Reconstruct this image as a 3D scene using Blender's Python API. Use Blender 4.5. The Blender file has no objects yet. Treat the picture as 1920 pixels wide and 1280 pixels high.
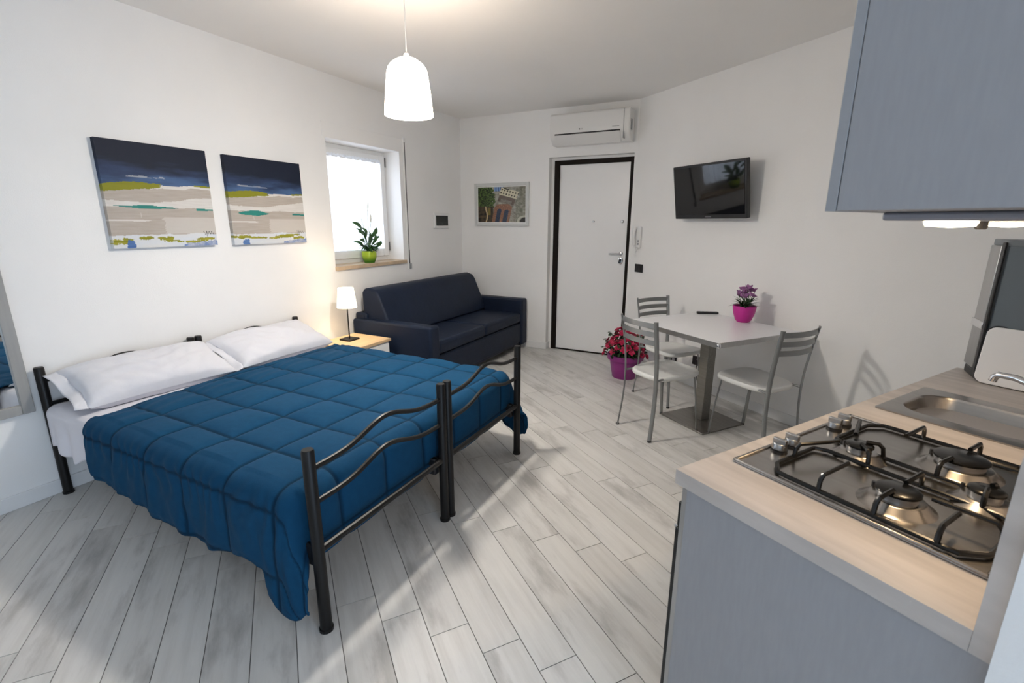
import bpy, bmesh, math, random
from mathutils import Vector, Matrix, noise
random.seed(7)
S = bpy.context.scene
COL = S.collection
R = math.radians

# ------------------------------------------------------------------ camera
CAMX, CAMZ = 3.358, 1.48
YAW, PITCH, ROLL = R(27.16), R(13.95), R(-0.21)
fwd = Vector((-math.sin(YAW)*math.cos(PITCH), math.cos(YAW)*math.cos(PITCH), -math.sin(PITCH)))
rgt = Vector((math.cos(YAW), math.sin(YAW), 0)); dwn = fwd.cross(rgt)
cr = rgt*math.cos(ROLL) + dwn*math.sin(ROLL)
cd = dwn*math.cos(ROLL) - rgt*math.sin(ROLL)
cam = bpy.data.cameras.new('camera'); cam.sensor_width = 36; cam.lens = 893.8/1920*36
cam.clip_start = 0.05
cam.dof.use_dof = True; cam.dof.focus_distance = 3.0; cam.dof.aperture_fstop = 5.6
camo = bpy.data.objects.new('camera', cam); COL.objects.link(camo)
M = Matrix(((cr.x, -cd.x, -fwd.x, CAMX), (cr.y, -cd.y, -fwd.y, 0), (cr.z, -cd.z, -fwd.z, CAMZ), (0, 0, 0, 1)))
camo.matrix_world = M
S.camera = camo

# ------------------------------------------------------------------ world, exposure, daylight
w = bpy.data.worlds.new('sky'); S.world = w; w.use_nodes = True
wb = w.node_tree.nodes['Background']; wb.inputs[0].default_value = (0.62, 0.78, 1.0, 1); wb.inputs[1].default_value = 2.0
S.view_settings.view_transform = 'Standard'; S.view_settings.look = 'None'
S.view_settings.gamma = 1; S.view_settings.use_curve_mapping = False
S.view_settings.exposure = 0.14
S.cycles.max_bounces = 10; S.cycles.diffuse_bounces = 7

def area(name, loc, rot, sx, sy, power, color):
    l = bpy.data.lights.new(name, 'AREA'); l.shape = 'RECTANGLE'; l.size = sx; l.size_y = sy
    l.energy = power; l.color = color
    o = bpy.data.objects.new(name, l); COL.objects.link(o); o.location = loc; o.rotation_euler = rot
    return o
# daylight outside the small window in the left wall (shines in along +x)
area('daylight_side_window', (-0.75, 3.55, 1.8), (0, R(-90), 0), 1.6, 1.3, 22, (0.95, 0.96, 1.0))
# daylight outside the glazed balcony door to the right of the camera (shines in along -x)
area('daylight_balcony_door', (5.36, -.55, 1.125), (0, R(90), 0), 2.2, 1.78, 41, (0.62, 0.79, 1.0))

# ------------------------------------------------------------------ helpers
class MB:
    def __init__(s): s.v = []; s.f = []
    def add(s, vs, fs):
        b = len(s.v); s.v += [tuple(p) for p in vs]; s.f += [tuple(b+i for i in q) for q in fs]; return s
    def box(s, x0, x1, y0, y1, z0, z1):
        return s.add([(x0,y0,z0),(x1,y0,z0),(x1,y1,z0),(x0,y1,z0),(x0,y0,z1),(x1,y0,z1),(x1,y1,z1),(x0,y1,z1)],
                     [(3,2,1,0),(4,5,6,7),(0,1,5,4),(1,2,6,5),(2,3,7,6),(3,0,4,7)])
    def prism(s, poly, z0, z1):
        n = len(poly); a = sum(poly[i][0]*poly[(i+1)%n][1]-poly[(i+1)%n][0]*poly[i][1] for i in range(n))
        if a < 0: poly = poly[::-1]
        vs = [(x,y,z0) for x,y in poly]+[(x,y,z1) for x,y in poly]
        return s.add(vs, [tuple(range(n))[::-1], tuple(range(n,2*n))]+[(i,(i+1)%n,n+(i+1)%n,n+i) for i in range(n)])
    def lathe(s, prof, n=24, c=(0,0,0), caps=True):
        vs = []; m = len(prof)
        for i in range(n):
            a = 2*math.pi*i/n
            vs += [(c[0]+r*math.cos(a), c[1]+r*math.sin(a), c[2]+z) for r,z in prof]
        fs = [(i*m+j, ((i+1)%n)*m+j, ((i+1)%n)*m+j+1, i*m+j+1) for i in range(n) for j in range(m-1)]
        if caps:
            fs.append(tuple(i*m for i in range(n))[::-1]); fs.append(tuple(i*m+m-1 for i in range(n)))
        return s.add(vs, fs)
    def tube(s, path, r, n=10, closed=False, flat=None, up=None):
        P = [Vector(p) for p in path]; k = len(P); vs = []
        t0 = (P[1]-P[0]).normalized()
        u = Vector(up) if up else (Vector((0,0,1)) if abs(t0.z) < .9 else Vector((1,0,0)))
        for i in range(k):
            if closed: t = (P[(i+1)%k]-P[i-1]).normalized()
            elif i == 0: t = t0
            elif i == k-1: t = (P[i]-P[i-1]).normalized()
            else:
                t = ((P[i+1]-P[i]).normalized()+(P[i]-P[i-1]).normalized()).normalized()
            a = (u - t*u.dot(t)).normalized(); b = t.cross(a)
            if not up: u = a
            rr = r[i] if isinstance(r,(list,tuple)) else r
            ra, rb = (rr, rr) if not flat else flat
            for j in range(n):
                q = 2*math.pi*j/n
                vs.append(P[i]+a*ra*math.cos(q)+b*rb*math.sin(q))
        fs = [(i*n+j, i*n+(j+1)%n, ((i+1)%k)*n+(j+1)%n, ((i+1)%k)*n+j) for i in range(k if closed else k-1) for j in range(n)]
        if not closed:
            fs.append(tuple(range(n))[::-1]); fs.append(tuple((k-1)*n+j for j in range(n)))
        return s.add(vs, fs)
    def ribbon(s, path, w, th, wdir):
        # flat strip following path, wide along wdir
        P = [Vector(p) for p in path]; W = Vector(wdir).normalized(); k = len(P); vs = []
        for i in range(k):
            t = (P[min(i+1,k-1)]-P[max(i-1,0)]).normalized(); nn = t.cross(W).normalized()
            for a,b in ((-1,-1),(1,-1),(1,1),(-1,1)): vs.append(P[i]+W*w/2*a+nn*th/2*b)
        fs = [(i*4+j, i*4+(j+1)%4, (i+1)*4+(j+1)%4, (i+1)*4+j) for i in range(k-1) for j in range(4)]
        fs += [(3,2,1,0), tuple((k-1)*4+j for j in range(4))]
        return s.add(vs, fs)
    def sphere(s, c, r, n=12, m=8, sc=(1,1,1)):
        prof = [(max(1e-4, math.sin(math.pi*j/m))*1.0, -math.cos(math.pi*j/m)) for j in range(m+1)]
        vs = []
        for i in range(n):
            a = 2*math.pi*i/n
            vs += [(c[0]+r*sc[0]*q*math.cos(a), c[1]+r*sc[1]*q*math.sin(a), c[2]+r*sc[2]*z) for q,z in prof]
        mm = m+1
        return s.add(vs, [(i*mm+j, ((i+1)%n)*mm+j, ((i+1)%n)*mm+j+1, i*mm+j+1) for i in range(n) for j in range(m)])
    def grid(s, fn, nu, nv, skip=None):
        vs = [fn(i/nu, j/nv) for i in range(nu+1) for j in range(nv+1)]
        fs = [(i*(nv+1)+j, (i+1)*(nv+1)+j, (i+1)*(nv+1)+j+1, i*(nv+1)+j+1) for i in range(nu) for j in range(nv) if not (skip and skip(i,j))]
        return s.add(vs, fs)
    def mesh(s, name):
        me = bpy.data.meshes.new(name); me.from_pydata(s.v, [], s.f); me.update()
        bm = bmesh.new(); bm.from_mesh(me); bmesh.ops.recalc_face_normals(bm, faces=bm.faces); bm.to_mesh(me); bm.free()
        return me
    def build(s, name, mat, parent=None, smooth=35, bevel=0, seg=2, kind=None, label=None, loc=None, rot=None, sub=0):
        me = s.mesh(name); me.materials.append(mat)
        if smooth: me.shade_smooth(); me.set_sharp_from_angle(angle=R(smooth))
        o = bpy.data.objects.new(name, me); COL.objects.link(o)
        if parent: o.parent = parent
        if loc: o.location = loc
        if rot: o.rotation_euler = rot
        if bevel:
            b = o.modifiers.new('bevel', 'BEVEL'); b.width = bevel; b.segments = seg; b.limit_method = 'ANGLE'; b.angle_limit = R(40); b.harden_normals = False
        if sub:
            b = o.modifiers.new('subd', 'SUBSURF'); b.levels = sub; b.render_levels = sub
        if kind: o['kind'] = kind
        if label: o['label'] = label
        return o

def tag(o, label, cat, group=None):
    o['label'] = label; o['category'] = cat
    if group: o['group'] = group
    return o
def thing(name, loc, label, cat, rz=0, group=None):
    o = bpy.data.objects.new(name, None); COL.objects.link(o); o.empty_display_size = .1
    o.location = loc; o.rotation_euler = (0, 0, rz)
    return tag(o, label, cat, group)
def copy_thing(root):
    r = root.copy(); COL.objects.link(r)
    for ch in root.children:
        c = ch.copy(); COL.objects.link(c); c.parent = r
        for g in ch.children:
            d = g.copy(); COL.objects.link(d); d.parent = c
    return r
def fbm(x, y, z=0, o=4):
    return noise.fractal(Vector((x, y, z)), 1.0, 2.0, o)
def smooth01(a, b, x):
    t = min(1, max(0, (x-a)/(b-a))); return t*t*(3-2*t)
def lerp(a, b, t): return a+(b-a)*t
def interp(tab, x):
    if x <= tab[0][0]: return tab[0][1]
    for (a, va), (b, vb) in zip(tab, tab[1:]):
        if x <= b: t = (x-a)/(b-a); t = t*t*(3-2*t); return va+(vb-va)*t
    return tab[-1][1]
def lin(r, g, b):
    f = lambda c: (c/255/12.92) if c/255 <= .04045 else ((c/255+.055)/1.055)**2.4
    return (f(r), f(g), f(b), 1)

# ------------------------------------------------------------------ materials
MAT = {}
def mat(name, color, rough=.5, metal=0, spec=.5, noise_amt=0, scale=20, stretch=(1,1,1), bump=0, coat=0, sheen=0, bscale=None, rand=0):
    m = bpy.data.materials.new(name); m.use_nodes = True; nt = m.node_tree; b = nt.nodes['Principled BSDF']
    b.inputs['Base Color'].default_value = color if len(color) == 4 else (*color, 1)
    b.inputs['Roughness'].default_value = rough; b.inputs['Metallic'].default_value = metal
    b.inputs['Specular IOR Level'].default_value = spec
    b.inputs['Coat Weight'].default_value = coat
    if sheen:
        b.inputs['Sheen Weight'].default_value = sheen; b.inputs['Sheen Roughness'].default_value = .45
    if noise_amt or bump:
        tc = nt.nodes.new('ShaderNodeTexCoord'); mp = nt.nodes.new('ShaderNodeMapping'); mp.inputs['Scale'].default_value = stretch
        nz = nt.nodes.new('ShaderNodeTexNoise'); nz.inputs['Scale'].default_value = scale; nz.inputs['Detail'].default_value = 5
        nt.links.new(tc.outputs['Object'], mp.inputs[0]); nt.links.new(mp.outputs[0], nz.inputs[0])
        if noise_amt:
            mx = nt.nodes.new('ShaderNodeMix'); mx.data_type = 'RGBA'; mx.blend_type = 'MULTIPLY'; mx.inputs[0].default_value = 1
            rp = nt.nodes.new('ShaderNodeValToRGB'); rp.color_ramp.elements[0].position = .3; rp.color_ramp.elements[1].position = .7
            k = 1-noise_amt; rp.color_ramp.elements[0].color = (k, k, k, 1); rp.color_ramp.elements[1].color = (1, 1, 1, 1)
            nt.links.new(nz.outputs[0], rp.inputs[0]); nt.links.new(rp.outputs[0], mx.inputs[7])
            mx.inputs[6].default_value = b.inputs['Base Color'].default_value
            nt.links.new(mx.outputs[2], b.inputs['Base Color'])
        if bump:
            n2 = nz
            if bscale:
                n2 = nt.nodes.new('ShaderNodeTexNoise'); n2.inputs['Scale'].default_value = bscale; n2.inputs['Detail'].default_value = 4
                nt.links.new(mp.outputs[0], n2.inputs[0])
            bp = nt.nodes.new('ShaderNodeBump'); bp.inputs['Strength'].default_value = bump; bp.inputs['Distance'].default_value = .01
            nt.links.new(n2.outputs[0], bp.inputs['Height']); nt.links.new(bp.outputs[0], b.inputs['Normal'])
    MAT[name] = m
    return m
def emis(name, color, strength):
    m = bpy.data.materials.new(name); m.use_nodes = True; nt = m.node_tree; b = nt.nodes['Principled BSDF']
    b.inputs['Base Color'].default_value = (.8, .8, .8, 1)
    b.inputs['Emission Color'].default_value = (*color, 1); b.inputs['Emission Strength'].default_value = strength
    return m
def vcol(name, rough=.5, spec=.3, bump=0):
    m = bpy.data.materials.new(name); m.use_nodes = True; nt = m.node_tree; b = nt.nodes['Principled BSDF']
    a = nt.nodes.new('ShaderNodeVertexColor'); a.layer_name = 'Col'
    nt.links.new(a.outputs[0], b.inputs['Base Color']); b.inputs['Roughness'].default_value = rough; b.inputs['Specular IOR Level'].default_value = spec
    if bump:
        tc = nt.nodes.new('ShaderNodeTexCoord'); nz = nt.nodes.new('ShaderNodeTexNoise'); nz.inputs['Scale'].default_value = 60
        bp = nt.nodes.new('ShaderNodeBump'); bp.inputs['Strength'].default_value = bump; bp.inputs['Distance'].default_value = .004
        nt.links.new(tc.outputs['Object'], nz.inputs[0]); nt.links.new(nz.outputs[0], bp.inputs['Height']); nt.links.new(bp.outputs[0], b.inputs['Normal'])
    return m

wallm = mat('wall_paint', (.88, .875, .865), .75, spec=.2, noise_amt=.03, scale=2.5, bump=.08, bscale=180)
ceilm = mat('ceiling_paint', (.88, .87, .855), .85, spec=.1, noise_amt=.02, scale=2)
basem = mat('baseboard_white', (.80, .80, .80), .4)
white = mat('white_plastic', (.80, .80, .79), .35)
whitelac = mat('white_lacquer', (.85, .85, .85), .3, noise_amt=.015, scale=3)
brown = mat('dark_brown_frame', (.012, .008, .006), .6, spec=.15, noise_amt=.3, scale=40, stretch=(1, 1, .1))
black = mat('black_metal', (.006, .0055, .0055), .42, spec=.3)
blackgl = mat('black_enamel', (.005, .005, .005), .22, spec=.4)
blackpl = mat('black_plastic', (.015, .015, .017), .4)
screen = mat('tv_glass', (.006, .006, .007), .04, spec=.6)
chrome = mat('chrome', (.75, .75, .76), .12, 1)
alum = mat('aluminium', (.50, .50, .50), .32, 1, noise_amt=.1, scale=30, stretch=(1, 1, .05))
steel = mat('brushed_steel', (.42, .40, .38), .27, 1, noise_amt=.15, scale=60, stretch=(.06, 1, 1))
greymet = mat('grey_chair_metal', (.27, .275, .275), .36, .55)
grout = mat('grout', (.13, .12, .11), .9)
sheetm = mat('white_sheet', (.74, .73, .78), .9, spec=.1, bump=.25, scale=14, sheen=.1)
pillm = mat('white_pillow_cotton', (.68, .685, .73), .9, spec=.1, bump=.3, scale=9)
mattm = mat('mattress_cover', (.72, .72, .74), .9)
navy = mat('navy_leather', (.007, .014, .034), .5, spec=.25, noise_amt=.2, scale=6, bump=.12, bscale=25)
oak = mat('oak_veneer', (.62, .45, .27), .5, noise_amt=.2, scale=12, stretch=(1, .12, 1))
trav = mat('travertine', (.62, .47, .32), .5, noise_amt=.3, scale=22, stretch=(1, .4, 1))
greycab = mat('grey_cabinet_laminate', (.34, .34, .355), .5, noise_amt=.06, scale=120, stretch=(1, 1, .15), bump=.05)
greyedge = mat('grey_door_edge', (.33, .335, .35), .45, noise_amt=.05, scale=80)
workm = mat('worktop_laminate', (.62, .565, .525), .42, noise_amt=.3, scale=22, stretch=(.12, 1, .6), bump=.08)
pinkpot = mat('magenta_plastic_pot', (.50, .018, .26), .35)
purplepot = mat('purple_plastic_pot', (.25, .025, .19), .42)
soil = mat('soil', (.03, .02, .013), .95, noise_amt=.5, scale=80)
leafm = mat('green_leaf', (.045, .13, .035), .4, noise_amt=.5, scale=18)
leafd = mat('dark_leaf', (.022, .06, .018), .5, noise_amt=.4, scale=30)
redfl = mat('crimson_petal', (.55, .008, .075), .6, noise_amt=.45, scale=40)
lilac = mat('lilac_petal', (.55, .24, .52), .6, noise_amt=.35, scale=50)
spathe = mat('white_spathe', (.75, .76, .70), .6)
glassm = mat('window_glass', (1, 1, 1), .02); glassm.node_tree.nodes['Principled BSDF'].inputs['Transmission Weight'].default_value = 1
glassm.node_tree.nodes['Principled BSDF'].inputs['IOR'].default_value = 1.05
mirrm = mat('mirror_glass', (.82, .84, .84), .02, 1)
mirrfr = mat('grey_mirror_frame', (.36, .36, .35), .45, noise_amt=.15, scale=30, stretch=(1, 1, .1))
darkwin = mat('smoked_window', (.035, .04, .04), .2)
greypl = mat('grey_plastic', (.30, .31, .32), .4)
strapm = mat('grey_strap', (.16, .155, .15), .8)
greyglass = mat('grey_panel', (.13, .155, .175), .3)
tabtop = mat('table_laminate', (.80, .80, .82), .3, noise_amt=.05, scale=150)
baseplate = mat('brushed_base', (.30, .285, .26), .3, .85, noise_amt=.2, scale=70, stretch=(.06, 1, 1))
seatm = mat('white_seat', (.74, .74, .72), .4)

# blue quilt: cotton with a soft sheen
quiltm = mat('blue_cotton', (.006, .054, .122), .85, spec=.10, noise_amt=.12, scale=30, bump=.12, bscale=220, sheen=.02)
nt = quiltm.node_tree; qa = nt.nodes.new('ShaderNodeVertexColor'); qa.layer_name = 'Col'       # groove shade painted into the colour along the stitched seams
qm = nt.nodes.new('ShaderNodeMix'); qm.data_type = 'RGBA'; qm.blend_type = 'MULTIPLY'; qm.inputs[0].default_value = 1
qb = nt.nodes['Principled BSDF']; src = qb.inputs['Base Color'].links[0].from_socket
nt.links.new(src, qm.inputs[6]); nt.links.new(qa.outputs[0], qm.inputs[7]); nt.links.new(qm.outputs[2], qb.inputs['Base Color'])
# floor plank: grey wood-look porcelain, each plank shifted by its own random number
def plank_material():
    m = bpy.data.materials.new('wood_look_tile'); m.use_nodes = True; nt = m.node_tree; b = nt.nodes['Principled BSDF']; L = nt.links.new
    tc = nt.nodes.new('ShaderNodeTexCoord'); oi = nt.nodes.new('ShaderNodeObjectInfo')
    mu = nt.nodes.new('ShaderNodeMath'); mu.operation = 'MULTIPLY'; mu.inputs[1].default_value = 37
    L(oi.outputs['Random'], mu.inputs[0])
    ad = nt.nodes.new('ShaderNodeVectorMath'); ad.operation = 'ADD'; cb = nt.nodes.new('ShaderNodeCombineXYZ')
    L(mu.outputs[0], cb.inputs[2]); L(mu.outputs[0], cb.inputs[0]); L(tc.outputs['Object'], ad.inputs[0]); L(cb.outputs[0], ad.inputs[1])
    def nz(scale, st, det=6):
        mp = nt.nodes.new('ShaderNodeMapping'); mp.inputs['Scale'].default_value = st; n = nt.nodes.new('ShaderNodeTexNoise')
        n.inputs['Scale'].default_value = scale; n.inputs['Detail'].default_value = det; n.inputs['Roughness'].default_value = .62
        L(ad.outputs[0], mp.inputs[0]); L(mp.outputs[0], n.inputs[0]); return n
    def ramp(src, els):
        r = nt.nodes.new('ShaderNodeValToRGB'); e = r.color_ramp.elements
        e[0].position, e[0].color = els[0][0], els[0][1]; e[1].position, e[1].color = els[-1][0], els[-1][1]
        for p, c in els[1:-1]: q = e.new(p); q.color = c
        L(src, r.inputs[0]); return r
    base = ramp(oi.outputs['Random'], [(0, (.61, .60, .575, 1)), (.5, (.66, .65, .63, 1)), (1, (.58, .57, .55, 1))])
    grain = ramp(nz(16, (.10, 1.4, 1)).outputs[0], [(.30, (.86, .855, .85, 1)), (.55, (1, 1, 1, 1)), (.8, (1.04, 1.04, 1.04, 1))])
    blot = ramp(nz(4.2, (.45, 1.5, 1), 8).outputs[0], [(.33, (.66, .655, .65, 1)), (.47, (.97, .97, .97, 1)), (.7, (1.03, 1.03, 1.02, 1))])
    def mul(a, bb):
        x = nt.nodes.new('ShaderNodeMix'); x.data_type = 'RGBA'; x.blend_type = 'MULTIPLY'; x.inputs[0].default_value = 1
        L(a, x.inputs[6]); L(bb, x.inputs[7]); return x.outputs[2]
    L(mul(mul(base.outputs[0], grain.outputs[0]), blot.outputs[0]), b.inputs['Base Color'])
    b.inputs['Roughness'].default_value = .42; b.inputs['Specular IOR Level'].default_value = .35
    bp = nt.nodes.new('ShaderNodeBump'); bp.inputs['Strength'].default_value = .1; bp.inputs['Distance'].default_value = .004
    L(nz(40, (.12, 1.6, 1)).outputs[0], bp.inputs['Height']); L(bp.outputs[0], b.inputs['Normal'])
    return m
plankm = plank_material()

# ------------------------------------------------------------------ room shell
HC = 2.675
C0 = Vector((2.13, 5.16)); CT = Vector((.793, -.609)); CN = Vector((.609, .793))     # angled right wall: start, along, outward
def cpt(s, off=0): p = C0 + CT*s - CN*off; return (p.x, p.y)
XR = 5.2; YN = -1.6
sR = (XR-C0.x)/CT.x; YR = C0.y + CT.y*sR
ROOM = [(0, YN), (XR, YN), (XR, YR), (C0.x, C0.y), (0, C0.y)]
DX0, DX1, DYB = 1.165, 2.105, 5.245       # door recess
REC = [(DX0, C0.y-.0005), (DX1, C0.y-.0005), (DX1, DYB), (DX0, DYB)]

def clip(poly, conv):
    out = poly
    n = len(conv)
    for i in range(n):
        a, b = conv[i], conv[(i+1) % n]; inp = out; out = []
        side = lambda p: (b[0]-a[0])*(p[1]-a[1])-(b[1]-a[1])*(p[0]-a[0])
        for j in range(len(inp)):
            p, q = inp[j-1], inp[j]; sp, sq = side(p), side(q)
            if (sp >= 0) != (sq >= 0):
                t = sp/(sp-sq); out.append((p[0]+(q[0]-p[0])*t, p[1]+(q[1]-p[1])*t))
            if sq >= 0: out.append(q)
        if not out: return []
    return out
def parea(p): return abs(sum(p[i-1][0]*p[i][1]-p[i][0]*p[i-1][1] for i in range(len(p))))/2 if len(p) > 2 else 0

fm = MB(); fm.prism(ROOM, -.06, -.0025); fm.prism([(DX0, C0.y), (DX1, C0.y), (DX1, DYB+.1), (DX0, DYB+.1)], -.06, -.0025)
floor = fm.build('floor', grout, kind='structure', smooth=0)
floor['label'] = 'grey wood-look plank tile floor laid diagonally to the left wall'
# planks
az = R(127.3); PS = Vector((math.sin(az), math.cos(az))); PT = Vector((-PS.y, PS.x)); ang = math.atan2(PS.y, PS.x)
PW, PL, STEP = .1483, .9038, .1465; G = .0031
full = MB(); full.box(G/2, PL-G/2, G/2, PW-G/2, -.012, 0); fullme = full.mesh('plank'); fullme.materials.append(plankm)
for k in range(-45, 60):
    t0 = 2.092 + k*PW
    for m in range(-8, 12):
        s0 = .95 + (k*STEP) % PL + m*PL - 5*PL + 0.0
        quad = [PS*(s0+a)+PT*(t0+b) for a, b in ((G/2, G/2), (PL-G/2, G/2), (PL-G/2, PW-G/2), (G/2, PW-G/2))]
        quad = [(p.x, p.y) for p in quad]
        c1 = clip(quad, ROOM); c2 = clip(quad, REC); a1, a2 = parea(c1), parea(c2); fa = parea(quad)
        if a1 < .0006 and a2 < .0006: continue
        org = PS*s0+PT*t0
        if a1 > fa*.9995:
            o = bpy.data.objects.new('plank', fullme); COL.objects.link(o); o.parent = floor
        else:
            mb = MB()
            for c, a in ((c1, a1), (c2, a2)):
                if a < .0006: continue
                loc = []
                for p in c:
                    d = Vector(p)-org; loc.append((d.dot(PS), d.dot(PT)))
                mb.prism(loc, -.012, 0)
            o = mb.build('plank', plankm, floor, smooth=0)
        o.location = (org.x, org.y, 0); o.rotation_euler = (0, 0, ang)

cm = MB(); cm.prism([(-.3, YN-.3), (XR+.3, YN-.3), (XR+.3, YR+.3), (C0.x+.3, C0.y+.35), (-.3, C0.y+.35)], HC, HC+.1)
ceil = cm.build('ceiling', ceilm, kind='structure', smooth=0)
# left wall with the window opening
WY0, WY1, WZ0, WZ1 = 3.095, 4.032, 1.085, 2.172
wl = MB()
wl.box(-.3, 0, YN-.3, WY0, 0, HC); wl.box(-.3, 0, WY1, C0.y+.3, 0, HC); wl.box(-.3, 0, WY0, WY1, 0, WZ0); wl.box(-.3, 0, WY0, WY1, WZ1, HC)
wl.build('wall_left', wallm, kind='structure', smooth=0)
# far wall with the door recess
DZ = 2.18
wf = MB()
wf.box(0, DX0, C0.y, C0.y+.3, 0, HC); wf.box(DX0, DX1, C0.y, C0.y+.3, DZ, HC); wf.prism([(DX1, C0.y), (C0.x, C0.y), (C0.x+.18, C0.y+.3), (DX1, C0.y+.3)], 0, HC)
wf.box(DX0, DX1, DYB+.06, C0.y+.3, 0, DZ); wf.box(DX0, 1.204, DYB-.003, DYB+.06, 0, DZ); wf.box(1.204, DX1, DYB-.003, DYB+.06, 2.153, DZ)
wf.build('wall_far', wallm, kind='structure', smooth=0)
wr = MB(); wr.prism([cpt(0), cpt(sR+.2), cpt(sR+.2, -.2), cpt(0, -.2)], 0, HC); wr.build('wall_right', wallm, kind='structure', smooth=0)
BY0, BY1, BZ1 = -1.45, .35, 2.25
ws = MB(); ws.box(XR, XR+.2, YN-.3, BY0, 0, HC); ws.box(XR, XR+.2, BY1, YR+.1, 0, HC); ws.box(XR, XR+.2, BY0, BY1, BZ1, HC); ws.build('wall_side', wallm, kind='structure', smooth=0)
wn = MB(); wn.box(0, XR+.2, YN-.3, YN, 0, HC); wn.build('wall_near', wallm, kind='structure', smooth=0)
# glazed balcony door in the side wall, right of the camera
fr = MB()
for y in (BY0, (BY0+BY1)/2-.05, BY1-.1): fr.box(XR+.06, XR+.13, y, y+.1, 0, BZ1)
fr.box(XR+.06, XR+.13, BY0, BY1, 0, .1); fr.box(XR+.06, XR+.13, BY0, BY1, BZ1-.1, BZ1)
w2 = fr.build('window_2', white, kind='structure', smooth=0)
# baseboards
bb = MB(); bb.box(0, .012, YN, C0.y, 0, .08); bb.build('baseboard_left', basem, kind='structure', bevel=.003)
bb = MB(); bb.box(.012, DX0, C0.y-.012, C0.y, 0, .08); bb.box(DX0-.0, DX0+.012, C0.y-.012, DYB, 0, .08); bb.build('baseboard_far', basem, kind='structure', bevel=.003)
bb = MB(); bb.prism([cpt(.03), cpt(sR-.02), cpt(sR-.02, .012), cpt(.03, .012)], 0, .08); bb.build('baseboard_right', basem, kind='structure', bevel=.003)

# ------------------------------------------------------------------ kitchen frame
KA = R(32.4); K1 = Vector((math.sin(KA), math.cos(KA))); K2 = Vector((math.cos(KA), -math.sin(KA)))
KO = Vector((3.237, 1.182)); KROT = -KA       # local x = u (to the kitchen wall), local y = v (away)
ZC = .865
def kpt(u, v): p = KO+K2*u+K1*v; return (p.x, p.y)
wk = MB()
vend = (5.391-(KO+K2*.6).dot(CN))/K1.dot(CN)
vend2 = (5.391-(KO+K2*.72).dot(CN))/K1.dot(CN)
wk.prism([kpt(.6, -.012), kpt(.74, -.012), kpt(.74, 2.3), kpt(.6, vend-.01)], 0, HC)
wk.build('wall_kitchen', wallm, kind='structure', smooth=0)

# ------------------------------------------------------------------ window in the left wall
win = MB()
FX0, FX1 = -.27, -.20
win.box(FX0, FX1, WY0, WY0+.05, WZ0, WZ1); win.box(FX0, FX1, WY1-.035, WY1, WZ0, WZ1)
win.box(FX0, FX1, WY0+.05, WY1-.035, WZ0, WZ0+.075); win.box(FX0, FX1, WY0+.05, WY1-.035, WZ1-.05, WZ1)
window = win.build('window_1', white, kind='structure', bevel=.004); window['label'] = 'white casement window in a deep reveal in the left wall'
sa = MB(); SY0, SY1, SZ0, SZ1 = WY0+.035, WY1-.022, WZ0+.055, WZ1-.035
sa.box(-.235, -.178, SY0, SY0+.085, SZ0, SZ1); sa.box(-.235, -.178, SY1-.085, SY1, SZ0, SZ1)
sa.box(-.235, -.178, SY0+.085, SY1-.085, SZ0, SZ0+.085); sa.box(-.235, -.178, SY0+.085, SY1-.085, SZ1-.085, SZ1)
sa.build('sash', white, window, bevel=.005)
g = MB(); g.box(-.212, -.206, SY0+.085, SY1-.085, SZ0+.085, SZ1-.085); g.build('pane', glassm, window, smooth=0)
h = MB(); h.box(-.178, -.168, 3.165, 3.195, 1.47, 1.57); h.box(-.168, -.140, 3.172, 3.188, 1.545, 1.56); h.box(-.150, -.138, 3.170, 3.190, 1.45, 1.56)
h.build('window_handle', blackpl, window, bevel=.002)
for z in (1.19, 2.03):
    h = MB(); h.lathe([(.008, 0), (.008, .09)], 10, (-.178, WY1-.016, z)); h.build('hinge', strapm, window)
sl = MB(); sl.box(-.20, .025, WY0-.005, WY1+.02, 1.062, WZ0+.012); sl.build('window_sill', trav, window, bevel=.004, label='travertine window sill')
tb = MB(); tb.box(0, .005, 3.06, 4.105, WZ1, 2.30); tb.build('trim_1', wallm, kind='structure', bevel=.002)

# sheer curtain gathered on the sash
def curt(u, v):
    y = lerp(3.185, 3.925, u); z = lerp(1.215, 2.085, v)
    x = -.158 + .006*math.sin(y*62+1.3*math.sin(y*9)) + .003*math.sin(y*140)
    if v > .955: z += .004*math.sin(y*170)
    return (x, y, z)
cmesh = MB(); cmesh.grid(curt, 120, 30)
curtm = bpy.data.materials.new('sheer_fabric'); curtm.use_nodes = True
nt = curtm.node_tree; pb = nt.nodes['Principled BSDF']; out = nt.nodes['Material Output']
pb.inputs['Base Color'].default_value = (.85, .86, .88, 1); pb.inputs['Roughness'].default_value = .9
tr = nt.nodes.new('ShaderNodeBsdfTranslucent'); tr.inputs[0].default_value = (.9, .94, 1, 1)
mx = nt.nodes.new('ShaderNodeMixShader'); mx.inputs[0].default_value = .6
nt.links.new(pb.outputs[0], mx.inputs[1]); nt.links.new(tr.outputs[0], mx.inputs[2]); nt.links.new(mx.outputs[0], out.inputs[0])
cur = thing('sheer_curtain', (0, 0, 0), 'sheer white curtain stretched over the small window', 'curtain')
cmesh.build('fabric', curtm, cur, smooth=80)
rd = MB(); rd.tube([(-.162, 3.175, 2.06), (-.162, 3.935, 2.06)], .005, 8); rd.build('curtain_rod', white, cur)
st = thing('shutter_strap', (0, 4.108, 1.0), 'grey roller shutter strap with white guide right of the window', 'shutter strap')
m = MB(); m.box(.001, .012, -.020, -.006, .0, 1.30); m.build('guide', white, st, bevel=.002)
m = MB(); m.box(.004, .007, -.004, .012, .12, 1.27); m.build('strap', strapm, st)
m = MB(); m.box(.001, .022, -.006, .022, 0, .055); m.build('winder_box', greypl, st, bevel=.003)
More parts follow.
